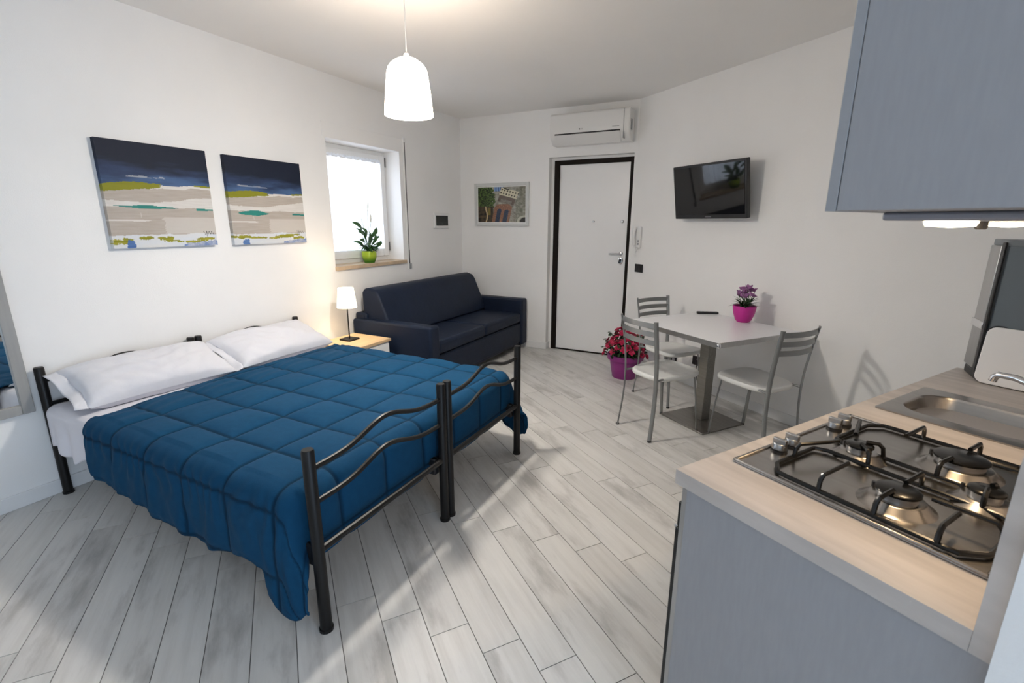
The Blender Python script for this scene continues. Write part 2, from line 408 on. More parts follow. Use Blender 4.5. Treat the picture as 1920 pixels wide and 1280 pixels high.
m = MB(); m.box(.003, .016, -.008, .004, .055, .20); m.build('strap_end', blackpl, st, bevel=.002)
m = MB(); m.box(.001, .018, -.022, .012, 1.27, 1.31); m.build('top_guide', white, st, bevel=.003)

# ------------------------------------------------------------------ entrance door
d = MB()
d.box(1.205, 1.262, DYB-.02, DYB+.06, 0, 2.152); d.box(2.055, 2.103, DYB-.02, DYB+.06, 0, 2.152); d.box(1.262, 2.055, DYB-.02, DYB+.06, 2.106, 2.152); d.box(1.262, 2.055, DYB-.012, DYB+.06, 0, .014)
door = d.build('door_1', brown, kind='structure', bevel=.003); door['label'] = 'white flush entrance door in a dark brown frame'
m = MB(); m.box(1.264, 2.053, DYB, DYB+.05, .015, 2.104); leaf = m.build('door_leaf', whitelac, door, bevel=.002)
m = MB(); m.lathe([(.020, 0), (.022, .006), (.016, .012)], 16); o = m.build('rosette', chrome, leaf, loc=(2.0, DYB, 1.16), rot=(R(90), 0, 0))
m = MB(); m.tube([(2.0, DYB, 1.16), (2.0, DYB-.045, 1.16), (1.985, DYB-.052, 1.16), (1.88, DYB-.052, 1.157)], .009, 10); m.build('door_handle', chrome, leaf)
m = MB(); m.sphere((2.0, DYB-.004, 1.085), .034, 16, 10, (.8, .25, 1.25)); m.build('lock_escutcheon', chrome, leaf)
m = MB(); m.sphere((2.0, DYB-.014, 1.09), .015, 12, 8, (1, .4, 1)); m.build('lock_cylinder', blackpl, leaf)
for x, z, r in ((1.675, 1.50, .013), (1.995, 1.50, .017)):
    m = MB(); m.lathe([(r, 0), (r*1.05, .004), (r*.6, .012), (r*.5, .012)], 16); m.build('peephole' if x < 1.8 else 'night_latch', chrome, leaf, loc=(x, DYB, z), rot=(R(90), 0, 0))
for z in (.3, 1.2, 1.95):
    m = MB(); m.lathe([(.008, 0), (.008, .1)], 10, (1.262, DYB-.022, z)); m.build('hinge', brown, door)

# ------------------------------------------------------------------ beds (two single frames pushed together)
def bed(name, y0, y1, label):
    t = thing(name, (0, y0, 0), label, 'bed frame', 0, 'black tubular single bed frames pushed together')
    W = y1-y0
    for x, tilt in ((.045, 0), (2.07, 0)):
        for y in (.022, W-.022):
            m = MB(); m.lathe([(.026, 0), (.026, .012), (.022, .014), (.022, .728), (.019, .735)], 20, (x, y, 0)); m.build('post', black, t)
        def wave(zb, amp):
            pts = []
            for i in range(33):
                q = i/32; y = lerp(.03, W-.03, q)
                z = zb + amp*math.exp(-((q-.5)/.22)**2) + .008*math.cos(q*math.pi*2)
                pts.append((x, y, z))
            return pts
        for zb in (.650, .520):
            m = MB(); m.tube(wave(zb, .075), .0105, 10); m.build('curved_rail', black, t)
        m = MB(); m.tube([(x, .03, .337), (x, W-.03, .337)], .014, 10); m.build('cross_rail', black, t)
    for y in (.04, W-.04):
        m = MB(); m.box(.06, 2.05, y-.012, y+.012, .30, .345); m.build('side_rail', black, t, bevel=.004)
        for x in (.10, 1.995):
            m = MB(); m.box(x, x+.05, y-.018, y+.018, .26, .345); m.build('bracket', blackpl, t, bevel=.006)
    for i in range(12):
        x = .15+i*.16
        m = MB(); m.box(x, x+.07, .055, W-.055, .332, .345); m.build('slat', oak, t)
    return t
bed('single_bed_frame', .975, 1.787, 'black tubular single bed frame nearest the mirror with wavy foot rails')
bed('single_bed_frame', 1.793, 2.607, 'black tubular single bed frame beside the nightstand with wavy foot rails')
for y0, y1, lab in ((1.0, 1.79, 'white mattress under the blue quilt on the near bed'), (1.795, 2.585, 'white mattress under the blue quilt on the bed by the nightstand')):
    m = MB(); m.box(.075, 1.985, y0+.01, y1, .347, .505); tag(m.build('mattress', mattm, bevel=.03, seg=3), lab, 'mattress', 'mattresses under the quilt')

# cloth that lies on the bed and hangs over its edges
YE0, YE1, XE, RR = 1.02, 2.575, 1.93, .075
def edge(a, y, z, R_, flare):
    # distance a past the start of the roll: returns outward shift and drop
    q = R_*math.pi/2
    if a <= 0: return 0, 0
    if a < q: return R_*math.sin(a/R_), R_*(1-math.cos(a/R_))
    return R_+flare*(a-q), R_+(a-q)
ZT = .545
QX, QY = .28, .2625
def puff(ax, ay):
    u = (ax-1.64)/QX; v = (ay-1.17)/QY
    du = abs(u-round(u))*2; dv = abs(v-round(v))*2       # 0 on the seam, 1 mid cell
    a = 1-math.exp(-du*QX*.5/.017); b = 1-math.exp(-dv*QY*.5/.017)
    return .023*(a*b)*(.72+.28*math.sin(math.pi*du/2)*math.sin(math.pi*dv/2))
NEARB = [(.40, .275), (.60, .275), (.85, .25), (1.2, .215), (1.5, .195), (1.62, .215), (1.76, .25), (1.82, .22), (1.87, .12), (1.93, .068), (2.0, .062), (2.06, .11)]
FARB = [(.40, .30), (1.5, .28), (1.85, .24), (1.95, .13), (2.03, .09), (2.09, .11), (2.12, .17)]
NN, NT, NF = 40, 210, 28; NXT, NXF = 210, 26
HEADX = [(1.0, .52), (1.35, .485), (1.83, .44), (2.3, .45), (2.7, .46)]
def comforter():
    vs, cols = [], []
    tot = NN+NT+NF
    def seam_shade(ax, ay):  # colour factor that paints shade into the seam grooves
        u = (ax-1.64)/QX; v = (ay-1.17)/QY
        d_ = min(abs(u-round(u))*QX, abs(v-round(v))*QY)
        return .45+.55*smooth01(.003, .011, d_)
    for i in range(NXT+NXF+1):
        f = max(0, (i-NXT)/NXF)
        xa0 = XE + f*.315
        for j in range(tot+1):
            if j < NN: s = (j-NN)/NN; part = 'n'
            elif j <= NN+NT: s = (j-NN)/NT; part = 't'
            else: s = (j-NN-NT)/NF; part = 'f'
            yt = YE0 if part == 'n' else (YE1 if part == 'f' else lerp(YE0, YE1, s))
            if i <= NXT:
                xh = interp(HEADX, yt) + (.11*abs(s) if part == 'n' else 0)
                xa = lerp(xh, XE, i/NXT); x0, z0 = xa, ZT
            else:
                xa = xa0; dx, dz = edge(xa-XE, 0, 0, .07, .02); x0, z0 = XE+dx, ZT-dz
            nx = Vector((0, 0, 1))
            if i > NXT:
                q = min(1, (xa-XE)/(.07*math.pi/2)); nx = Vector((math.sin(q*math.pi/2), 0, math.cos(q*math.pi/2)))
            if part == 't':
                n_ = noise.noise(Vector((xa*3.1, yt*3.1, 0)))*.008
                # fold wrinkles near the pillow end
                wr = .006*math.sin((xa-.43)*70+yt*9+3*noise.noise(Vector((xa*5, yt*4, 3))))*max(0, 1-(xa-.43)/.55)*(.5+.5*noise.noise(Vector((yt*3, xa*2, 8))))
                p = puff(xa, yt)*(.25+.75*smooth01(0, .10, xa-xh if i <= NXT else 1))+n_+wr
                if i == 0: p -= .012
                P = Vector((x0, yt, z0))+nx*p
            else:
                near = part == 'n'; k = abs(s)
                xr = xa if i <= NXT else XE + f*(.132 if near else .185)
                zb = interp(NEARB if near else FARB, xr)
                R_ = RR; q = R_*math.pi/2
                total = max(.03, (z0-zb-R_) + q) if z0-zb > R_ else max(.02, (z0-zb)*1.3)
                a = k*total
                if z0-zb > R_: dy, dz = edge(a, 0, 0, R_, .05 if near else .10)
                else: dy, dz = R_*min(1, a/total*1.2), (z0-zb)*k
                # lower part swings towards the post at the foot corner
                xx = lerp(x0, xr, smooth01(0, .35, k)) if i > NXT else x0
                hang = smooth01(.12, .9, k)
                fold = hang*(.020*noise.noise(Vector((xx*6.5, 0, 1.7)))+.010*noise.noise(Vector((xx*15, k*1.2, 5))) + .006*math.sin(xx*34+2.5*noise.noise(Vector((xx*3, k*2, 9)))))
                ay = YE0-a if near else YE1+a
                p = puff(xa, ay)*.6
                if k > .93: p *= .5
                sgn = -1 if near else 1
                qn = min(1, a/q); ny = math.sin(qn*math.pi/2); nz_ = math.cos(qn*math.pi/2)
                ripple = (.005*math.sin(xx*95+6*noise.noise(Vector((xx*4, k*3, 2)))))*(1-abs(2*k-.7))*.8
                P = Vector((xx, yt+sgn*(dy+fold+ny*p+ripple*ny), z0-dz+nz_*p))
            vs.append(P); cols.append(seam_shade(xa, yt if part == 't' else ay))
    n = tot+1; fs = [(i*n+j, (i+1)*n+j, (i+1)*n+j+1, i*n+j+1) for i in range(NXT+NXF) for j in range(tot)]
    m = MB(); m.add(vs, fs)
    o = m.build('quilted_comforter', quiltm, smooth=80)
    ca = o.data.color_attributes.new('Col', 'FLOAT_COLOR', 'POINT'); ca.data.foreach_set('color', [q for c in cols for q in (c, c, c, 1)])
    sd = o.modifiers.new('thick', 'SOLIDIFY'); sd.thickness = .006; sd.offset = -1
    return o
tag(comforter(), 'deep blue quilted comforter spread across both beds', 'comforter')

# white sheet: head end hangs over the near side, foot end peeks out below the quilt
def sheet():
    m = MB()
    SB = [(.07, .30), (.16, .295), (.24, .275), (.36, .272), (.42, .30), (.50, .285), (.60, .27), (.68, .28)]
    NX, NH, NTT = 60, 26, 60
    vs = []
    for i in range(NX+1):
        x = lerp(.07, .78, i/NX)
        for j in range(NH+NTT+NH+1):
            if j < NH: k = (NH-j)/NH; near = True
            elif j > NH+NTT: k = (j-NH-NTT)/NH; near = False
            else:
                y = lerp(YE0, YE1, (j-NH)/NTT)
                vs.append((x, y, .522+.004*noise.noise(Vector((x*9, y*9, 0)))+.004*noise.noise(Vector((x*22, y*14, 0))))); continue
            zb = interp(SB, x) if near else .33
            tot = .522-zb-.045+.045*math.pi/2; dy, dz = edge(k*tot, 0, 0, .045, .03)
            hang = smooth01(.15, 1, k)
            fold = hang*(.016*math.sin(x*38+.6)+.010*noise.noise(Vector((x*14, k*1.5, 4))))
            yy = YE0-dy-fold-.0 if near else YE1+dy+fold*.3
            vs.append((x, yy, .522-dz))
    n = NH*2+NTT+1
    m.add(vs, [(i*n+j, (i+1)*n+j, (i+1)*n+j+1, i*n+j+1) for i in range(NX) for j in range(n-1)])
    root = thing('bed_sheet', (0, 1.0, .3), 'white bed sheet hanging over the near side by the wall', 'bed sheet')
    o = m.build('sheet_drape', sheetm, root, smooth=80, loc=(0, -1.0, -.3)); sd = o.modifiers.new('thick', 'SOLIDIFY'); sd.thickness = .003
    m = MB()
    def foot(u, v):
        y = lerp(1.05, 2.56, u); zb = .30-.035*max(0, math.sin(y*7.5+.3))-.015*noise.noise(Vector((y*8, 0, 0)))
        return (1.99+.006*math.sin(y*40)*v, y, lerp(.50, zb, v))
    m.grid(foot, 80, 8)
    o = m.build('foot_hem', sheetm, root, smooth=80, loc=(0, -1.0, -.3))
    sd = o.modifiers.new('thick', 'SOLIDIFY'); sd.thickness = .003
sheet()

def pillow(yc, rz, label, seed):
    t = thing('pillow', (.258, yc, .626), label, 'pillow', rz, 'white pillows at the head of the bed')
    A, B, H = .385, .192, .090
    def side(sg):
        def fn(u, v):
            a, b = 2*u-1, 2*v-1
            pin = 1-.09*(a*a)*(1-b*b)*0-.06*(1-a*a)*abs(b)**3
            x = b*B*(1-.05*(1-a*a)); y = a*A*(1-.06*(1-b*b))
            e = max(0, (1-abs(a)**2.6))*max(0, (1-abs(b)**2.6))
            z = sg*H*e**.42
            n_ = noise.noise(Vector((a*1.8+seed, b*1.6, sg)))*.022*e**.5 + noise.noise(Vector((a*5+seed, b*4+abs(a)*3, sg*2)))*.011*e**.3
            return (x, y, z+n_+.012*abs(a)**6*noise.noise(Vector((seed, b*3, a))))
        return fn
    m = MB(); m.grid(side(1), 48, 36); m.grid(side(-1), 48, 36)
    o = m.build('cushion', pillm, t, smooth=80, rot=(0, R(21), 0))
    # open-end hem flap
    def fl(u, v):
        b_ = 2*u-1; y = -A*(1-.06*(1-b_*b_))-.055*v+.004; x = b_*B*(.97-.03*v)
        return (x, y, -.012*v+.014*math.sin(u*7+seed)*v+.012*noise.noise(Vector((u*5, v, seed))))
    m = MB(); m.grid(fl, 30, 6); o2 = m.build('hem', pillm, t, smooth=80, rot=(0, R(21), 0))
    sd = o2.modifiers.new('t', 'SOLIDIFY'); sd.thickness = .004
    return t
pillow(1.425, R(-3), 'white cotton pillow nearest the mirror, at the head of the bed', 1.3)
pillow(2.225, R(2), 'white cotton pillow beside the table lamp, at the head of the bed', 5.1)

# ------------------------------------------------------------------ mirror on the left wall
mi = thing('wall_mirror', (0, .5, .50), 'grey framed mirror on the left wall reflecting the bed', 'mirror')
m = MB()
MY0, MY1, MH, FW = -.10, .452, 1.45, .05
m.box(.002, .03, MY1-FW, MY1, 0, MH); m.box(.002, .03, MY0, MY0+FW, 0, MH); m.box(.002, .03, MY0+FW, MY1-FW, 0, FW); m.box(.002, .03, MY0+FW, MY1-FW, MH-FW, MH)
m.build('frame', mirrfr, mi, bevel=.003)
m = MB(); m.box(.002, .016, MY0+FW, MY1-FW, FW, MH-FW); m.build('mirror_glass', mirrm, mi, smooth=0)

# ------------------------------------------------------------------ pictures
def colour_mesh(name, fn, nu, nv, place, mat_, parent):
    vs, fs, cols = [], [], []
    for i in range(nu+1):
        for j in range(nv+1):
            u, v = i/nu, j/nv; vs.append(place(u, v)); cols.append(fn(u, v))
    fs = [(i*(nv+1)+j, (i+1)*(nv+1)+j, (i+1)*(nv+1)+j+1, i*(nv+1)+j+1) for i in range(nu) for j in range(nv)]
    me = bpy.data.meshes.new(name); me.from_pydata(vs, [], fs); me.update(); me.materials.append(mat_)
    ca = me.color_attributes.new('Col', 'FLOAT_COLOR', 'POINT')
    flat = []
    for c in cols: flat += list(c)
    ca.data.foreach_set('color', flat)
    o = bpy.data.objects.new(name, me); COL.objects.link(o); o.parent = parent
    return o
def mixc(a, b, t): return tuple(a[i]+(b[i]-a[i])*t for i in range(3))+(1,)
def paint(seed, var):
    NAV0, NAV1, BLU = lin(24, 31, 48), lin(42, 58, 88), lin(70, 96, 135)
    OL, BEI, WHT, TEAL, IB = lin(132, 132, 34), lin(168, 158, 148), lin(216, 214, 210), lin(45, 130, 120), lin(90, 120, 175)
    def fn(u, v):
        nb = fbm(u*3+seed, v*14, 0); nf = noise.noise(Vector((u*7+seed, v*70, 2)))
        ne = noise.noise(Vector((u*16+seed, v*26, 6)))+.5*noise.noise(Vector((u*60+seed, v*90, 3)))
        w1 = .012*noise.noise(Vector((u*4+seed, 0, 1)))+.006*noise.noise(Vector((u*18+seed, 0, 2)))
        hz = .60+w1+.03*(u if var == 0 else u*.4) - .01
        # sky / sea
        if v > hz:
            k = (v-hz)/(1-hz); k2 = min(1, max(0, k*1.5+.25*nb))
            c = mixc(BLU, NAV1, smooth01(0, .45, k2)); c = mixc(c, NAV0, smooth01(.35, .85, k2+(.25*u-.12)))
            if abs(k-.20+.05*(u-.4)) < .018+.01*nf and .12 < u < .55 and nf > -.1: c = mixc(c, WHT, .4)
        else:
            c = mixc(BEI, lin(182, 174, 165), .5+.5*nf)
            if v > hz-.028-.01*nf and u > .05: c = mixc(c, WHT, .85)
        # olive shore
        top = hz+.012; bot = hz-.05*(1-u*1.5)-.008
        if bot+.004*nf < v < top+.02*math.sin(min(1, u/.52)*math.pi) and (u < .50+.05*nf): c = mixc(OL, lin(120, 120, 25), max(0, nf)*.7)
        if u > .83 and abs(v-hz-.005) < .009: c = OL
        # white band
        wb = .44-.02*math.sin(u*3)+w1; wt = wb+.015+.055*smooth01(.3, 1, u)
        if .395-.01*u+w1 < v < wt and v < hz-.03: c = mixc(WHT, lin(198, 194, 188), .4+.4*nf)
        # teal stroke
        tc = (.405-.03*u) if var == 0 else (.37-.015*u); th = .016*math.sin(min(1, max(0, (u-.05)/.6))*math.pi) if var == 0 else .03*math.sin(min(1, max(0, (u-.08)/.42))*math.pi)
        if u > .82: th = .010
        if abs(v-tc+.008*nb) < th*(1+.5*nf) and nf > -.55: c = mixc(TEAL, lin(35, 105, 105), max(0, nf))
        # lower streaks
        if abs(v-.265+.01*u) < .008 and u < .30+.1*nf: c = mixc(c, WHT, .8)
        if .275 < u+.006*ne < .285 and .29 < v < .34: c = mixc(c, WHT, .35)
        if .13 < v < .30 and u > .48+.03*nf: c = mixc(c, lin(202, 198, 192), .7)
        if v < .125+w1*1.5: c = mixc(lin(205, 212, 222), WHT, .5+.5*nb)
        for cu, cv, ru, rv in (((.09, .068, .085, .032), (.28, .092, .06, .018), (.48, .082, .07, .020), (.52, .060, .10, .010), (.78, .045, .14, .014), (.88, .075, .10, .016), (.62, .05, .05, .008)) if var == 0 else ((.10, .088, .12, .016), (.30, .078, .13, .013), (.66, .085, .14, .022), (.78, .10, .12, .013), (.56, .07, .10, .010), (.90, .06, .10, .020))):
            q = ((u-cu)/ru)**2+((v-cv)/rv)**2
            if q < 1+1.5*ne: c = mixc(OL, lin(165, 160, 60), max(0, min(1, .3+nf)))
        if ((u-.155)/.04)**2+((v-.02)/.055)**2 < 1+1.2*ne: c = mixc(lin(90, 125, 175), lin(60, 90, 150), min(1, max(0, .5+nb)))
        if v < .030+.10*max(0, u-.72)+.02*ne and u > .66+.03*ne: c = mixc(IB, WHT, min(1, max(0, .3+.5*ne)))
        if u > .86 and u < .975:                        # scribbled signature
            q = (u-.86)/.115; sy = .135+.018*math.sin(q*26)*(1-.4*q)
            if abs(v-sy) < .0045: c = lin(50, 45, 50)
            if abs(q-.30) < .03 and .095 < v < .15: c = lin(50, 45, 50)
        return c
    return fn
canvm = vcol('canvas_paint', .6, .25, .35)
def canvas(y0, z0, w, h, seed, var, label):
    t = thing('canvas_painting', (0, y0, z0), label, 'painting', 0, 'abstract seascape canvases on the left wall')
    D = .032
    fn = paint(seed, var)
    m = colour_mesh('canvas', fn, 220, 200, lambda u, v: (D, u*w, v*h), canvm, t)
    # wrapped sides carry the edge colours of the picture
    colour_mesh('canvas_side', lambda u, v: fn(0.005, v), 2, 80, lambda u, v: (D*u+.001, 0, v*h), canvm, t)
    colour_mesh('canvas_side', lambda u, v: fn(.995, v), 2, 80, lambda u, v: (D*(1-u)+.001*u, w, v*h), canvm, t)
    colour_mesh('canvas_side', lambda u, v: fn(u, .995), 80, 2, lambda u, v: (D*(1-v)+.001*v, u*w, h), canvm, t)
    colour_mesh('canvas_side', lambda u, v: fn(u, .005), 80, 2, lambda u, v: (D*v+.001*(1-v), u*w, 0), canvm, t)
    f = MB(); f.box(.001, .022, .004, w-.004, .004, h-.004); f.build('stretcher', oak, t, smooth=0)
canvas(1.442, 1.327, .605, .605, 2.3, 0, 'blue and sand abstract seascape canvas nearest the mirror, left of the pair')
canvas(2.168, 1.322, .615, .605, 8.9, 1, 'blue and sand abstract seascape canvas next to the window, right of the pair')

def veronaish(u, v):
    nb = fbm(u*6, v*6, 3); nf = noise.noise(Vector((u*45, v*45, 1))); nm = noise.noise(Vector((u*16, v*16, 7)))
    nf *= 1.7; nm *= 1.6
    c = mixc(lin(158, 155, 140), lin(112, 104, 90), .5+.7*nm)               # stone wall
    c = mixc(c, lin(175, 172, 160), max(0, nf)*.8)
    if u > .80: c = mixc(c, lin(100, 105, 85), .35+.3*nm)
    du, dv = u-.66, v-.82                                                    # balcony, tilted
    a = -.32; bx, by = du*math.cos(a)+dv*math.sin(a)*.8, -du*math.sin(a)*1.2+dv*math.cos(a)
    if .35 < u < .55 and v > .88: c = lin(120, 150, 195) if (u*40) % 2 < 1.2 else lin(60, 85, 130)
    if u < .36-.10*abs(v-.6)+.05*nm and v > .40: c = mixc(lin(16, 26, 12), lin(88, 112, 52), min(1, max(0, .42+.9*nf+.4*nm)))
    if v <= .45 and u < .33: c = mixc(lin(45, 38, 30), lin(80, 66, 48), .5+.8*nm)
    if abs(u-.17-.12*max(0, v-.32)-.03*math.sin(v*9)) < .014 and v < .46: c = lin(190, 168, 130)
    if abs(u-.24) < .035 and .2 < v < .42: c = lin(120, 105, 50)
    # brick surround with two arched windows
    ex = u-.53+.15*(v-.25)*-1
    if -.20 < ex < .17 and v < .52-.9*max(0, abs(ex+.02)-.10)**1.2*2: c = mixc(lin(150, 108, 80), lin(120, 80, 58), .5+.7*nf)
    for cx in (-.085, .07):
        e = ex-cx
        if abs(e) < .045 and v < .34+math.sqrt(max(0, .045**2-e*e)) - (.03 if cx > 0 else 0): c = mixc(lin(30, 36, 52), lin(50, 62, 84), .5+.6*nf)
    if abs(bx) < .19 and abs(by) < .105:
        c = lin(205, 198, 170)
        if abs(abs(by)-.045) < .022 and (bx*17) % 1 < .5: c = lin(70, 62, 50)
        if by > .08 and bx < -.02 and bx > -.14: c = lin(48, 44, 38)
    elif abs(bx) < .175 and -.30 < by <= -.105: c = mixc(lin(92, 78, 66), lin(120, 105, 92), max(0, (by+.3)/.2)*.5+.2*nm) if abs(bx) > .12 or by > -.2 else mixc(c, lin(105, 92, 80), .6)
    if (u-1.0)**2+(v-.02)**2 < .030 and (u-1.0)**2+(v-.02)**2 > .016: c = lin(185, 182, 165)
    if (u-1.0)**2+(v-.02)**2 <= .012: c = lin(45, 42, 38)
    return c
pf = thing('framed_photograph', (.205, C0.y, 1.445), 'framed photograph of an old stone balcony and arched windows beside the door', 'picture')
m = MB(); FWp, PWd, PHt = .033, .725, .49
m.box(0, FWp, -.025, -.001, 0, PHt); m.box(PWd-FWp, PWd, -.025, -.001, 0, PHt); m.box(FWp, PWd-FWp, -.025, -.001, 0, FWp); m.box(FWp, PWd-FWp, -.025, -.001, PHt-FWp, PHt)
m.build('frame', mat('pale_grey_frame', (.60, .61, .60), .4), pf, bevel=.003)
m = MB(); m.box(FWp, PWd-FWp, -.010, -.002, FWp, PHt-FWp); m.build('mount', white, pf, smooth=0)
colour_mesh('photo_print', veronaish, 210, 150, lambda u, v: (FWp+.012+u*(PWd-2*FWp-.024), -.0112, FWp+.012+v*(PHt-2*FWp-.024)), vcol('photo_paper', .3, .4), pf)

# ------------------------------------------------------------------ fuse box, intercom, switches
fb = thing('fuse_box', (0, 4.565, 1.415), 'white fuse box with smoked window above the sofa', 'fuse box')
m = MB(); m.box(.001, .022, 0, .285, 0, .175); m.build('housing', white, fb, bevel=.006)
m = MB(); m.box(.020, .027, .03, .262, .032, .145); m.build('smoked_door', darkwin, fb, bevel=.004)
m = MB(); m.box(.026, .029, .13, .16, .045, .06); m.build('latch', blackpl, fb)
CROT = math.atan2(CT.y, CT.x)
def onC(name, s, z, label, cat): p = cpt(s); return thing(name, (p[0], p[1], z), label, cat, CROT)
# local frame on the right wall: x along the wall (to the right), -y into the room
ic = onC('intercom_handset', .065, 1.235, 'white wall intercom handset beside the entrance door', 'intercom')
m = MB(); m.box(0, .095, -.03, -.001, 0, .215); m.build('base', white, ic, bevel=.008)
m = MB(); m.tube([(.03, -.045, .03), (.03, -.058, .08), (.03, -.058, .16), (.03, -.045, .205)], [.022, .017, .017, .022], 12); m.build('handset', white, ic)
m = MB(); m.tube([(.035, -.035, .02), (.06, -.04, -.03), (.045, -.035, -.085), (.03, -.03, -.05), (.05, -.02, .0)], .005, 8); m.build('coiled_cord', white, ic)
for i in range(2):
    m = MB(); m.box(.066, .083, -.034, -.028, .03+i*.03, .05+i*.03); m.build('button', greypl, ic, bevel=.002)
sw = onC('light_switch', .088, .985, 'black light switch plate beside the entrance door', 'switch')
m = MB(); m.box(0, .12, -.012, -.001, 0, .085); m.build('plate', blackpl, sw, bevel=.004)
for i in range(3):
    m = MB(); m.box(.024+i*.026, .047+i*.026, -.016, -.010, .02, .065); m.build('rocker', blackpl, sw, bevel=.002)
ot = onC('wall_outlet', .665, .15, 'low wall outlet half hidden behind the far chair', 'outlet')
m = MB(); m.box(0, .12, -.01, -.001, 0, .08); m.build('plate', blackpl, ot, bevel=.004)
for i in range(2):
    m = MB(); m.box(.018+i*.05, .052+i*.05, -.014, -.008, .02, .06); m.build('socket', greypl, ot, bevel=.002)
ot = onC('wall_socket', .985, .215, 'black wall socket with a plug under the table', 'outlet')
m = MB(); m.box(0, .125, -.012, -.001, 0, .085); m.build('plate', blackpl, ot, bevel=.004)
m = MB(); m.box(.075, .118, -.05, -.010, .012, .072); m.build('plug', blackpl, ot, bevel=.006)
m = MB(); m.tube([(.097, -.048, .04), (.097, -.06, -.02), (.10, -.035, -.12), (.12, -.02, -.19)], .004, 8); m.build('cord', blackpl, ot)

# ------------------------------------------------------------------ air conditioner
def text_mesh(name, body, size, mat_, parent, loc, rot, ext=.0004):
    cu = bpy.data.curves.new(name, 'FONT'); cu.body = body; cu.size = size; cu.extrude = ext; cu.align_x = 'CENTER'; cu.align_y = 'CENTER'
    o = bpy.data.objects.new(name+'_tmp', cu); COL.objects.link(o)
    dg = bpy.context.evaluated_depsgraph_get(); me = bpy.data.meshes.new_from_object(o.evaluated_get(dg))
    bpy.data.objects.remove(o); bpy.data.curves.remove(cu)
    me.name = name; me.materials.clear(); me.materials.append(mat_)
    q = bpy.data.objects.new(name, me); COL.objects.link(q); q.parent = parent; q.location = loc; q.rotation_euler = rot
    return q
ac = thing('air_conditioner', (1.25, C0.y, 2.275), 'white split air conditioner above the entrance door', 'air conditioner')
acw = mat('ac_white', (.76, .755, .74), .3)
prof = [(-.001, 0), (-.115, 0), (-.165, .045), (-.196, .095), (-.200, .15), (-.195, .285), (-.18, .30), (-.001, .30)]
m = MB(); n = len(prof); W = .835
vs = [(0, y, z) for y, z in prof]+[(W, y, z) for y, z in prof]
m.add(vs, [tuple(range(n)), tuple(range(n, 2*n))[::-1]]+[(i, n+i, n+(i+1) % n, (i+1) % n) for i in range(n)])
m.build('body', acw, ac, bevel=.008)
m = MB(); m.add([(.055, -.1985, .104), (.745, -.1985, .104), (.745, -.2005, .092), (.055, -.2005, .092), (.055, -.19, .098), (.745, -.19, .098), (.745, -.19, .09), (.055, -.19, .09)], [(0, 1, 2, 3), (4, 5, 6, 7), (0, 1, 5, 4), (3, 2, 6, 7), (0, 3, 7, 4), (1, 2, 6, 5)]); m.build('air_slot', blackpl, ac, smooth=0)
m = MB(); m.add([(.058, -.207, .088), (.742, -.207, .088), (.742, -.128, -.004), (.058, -.128, -.004), (.058, -.19, .095), (.742, -.19, .095), (.742, -.118, .006), (.058, -.118, .006)], [(0, 1, 2, 3), (4, 5, 6, 7), (0, 1, 5, 4), (3, 2, 6, 7), (0, 3, 7, 4), (1, 2, 6, 5)]); m.build('louvre', acw, ac, smooth=0)
m = MB(); m.box(.775, .779, -.2015, -.1, .02, .29); m.build('side_seam', greypl, ac, smooth=0)
m = MB(); m.lathe([(.0075, 0), (.0075, .001)], 16); m.build('logo_disc', strapm, ac, loc=(.325, -.2005, .135), rot=(R(90), 0, 0))
text_mesh('logo_letters', 'LG', .018, strapm, ac, (.350, -.2012, .135), (R(90), 0, 0))
m = MB(); m.box(.665, .735, -.2008, -.199, .133, .136); m.build('small_print', strapm, ac, smooth=0)
m = MB(); m.box(.836, .842, -.15, -.10, .10, .20); m.build('side_handle', greypl, ac, bevel=.002)

# ------------------------------------------------------------------ television
tvp = cpt(.735+.375+.003, 0)
TVS = .377+.0
tv = onC('television', .735, 1.52, 'flat black television tilted down on the right wall', 'television')
# local x from .0 to .75 after shift
TA = R(10)
def tvrot(o): o.rotation_euler = (TA, 0, 0); o.location = (0, -.12, 0); return o
m = MB(); m.box(0, .75, -.0, .04, 0, .44); tvrot(m.build('cabinet', blackpl, tv, bevel=.006))
m = MB(); m.box(.018, .732, -.003, .001, .035, .422); tvrot(m.build('screen', screen, tv, smooth=0))
m = MB(); m.box(.345, .405, -.0035, 0, .014, .018); tvrot(m.build('brand_mark', greypl, tv, smooth=0))
m = MB(); m.box(.25, .50, -.03, -.001, .10, .36); m.box(.33, .42, -.085, -.03, .16, .24); m.build('wall_bracket', blackpl, tv, bevel=.003)

# ------------------------------------------------------------------ pendant lamp
PL_ = (1.60, 2.21)
pe = thing('pendant_lamp', (PL_[0], PL_[1], HC), 'white bell-shaped glass pendant lamp hanging from the ceiling', 'pendant lamp')
zb, zt = 2.035-HC, 2.312-HC; rb = .128
shp = [(rb, zb), (rb*.965, zb+.06), (rb*.90, zb+.14), (rb*.83, zb+.205), (rb*.78, zb+.228), (rb*.66, zb+.248), (rb*.42, zt-.008), (rb*.28, zt), (.012, zt)]
m = MB(); m.lathe(shp, 40, caps=False); o = m.build('glass_shade', emis('lit_opal_glass', (1, .82, .64), 21.0), pe, smooth=60)
sd = o.modifiers.new('t', 'SOLIDIFY'); sd.thickness = .004
m = MB(); m.lathe([(.004, zt), (.014, zt+.002), (.014, zt+.02), (.006, zt+.026)], 14); m.build('cap', white, pe)
m = MB(); m.tube([(0, 0, zt+.02), (0, 0, -.02)], .0028, 8); m.build('cord', white, pe)
m = MB(); m.lathe([(.05, -.03), (.055, -.02), (.055, 0)], 24); m.build('ceiling_rose', white, pe)
l = bpy.data.lights.new('pendant_bulb', 'POINT'); l.energy = 64; l.color = (1, .97, .91); l.shadow_soft_size = .085
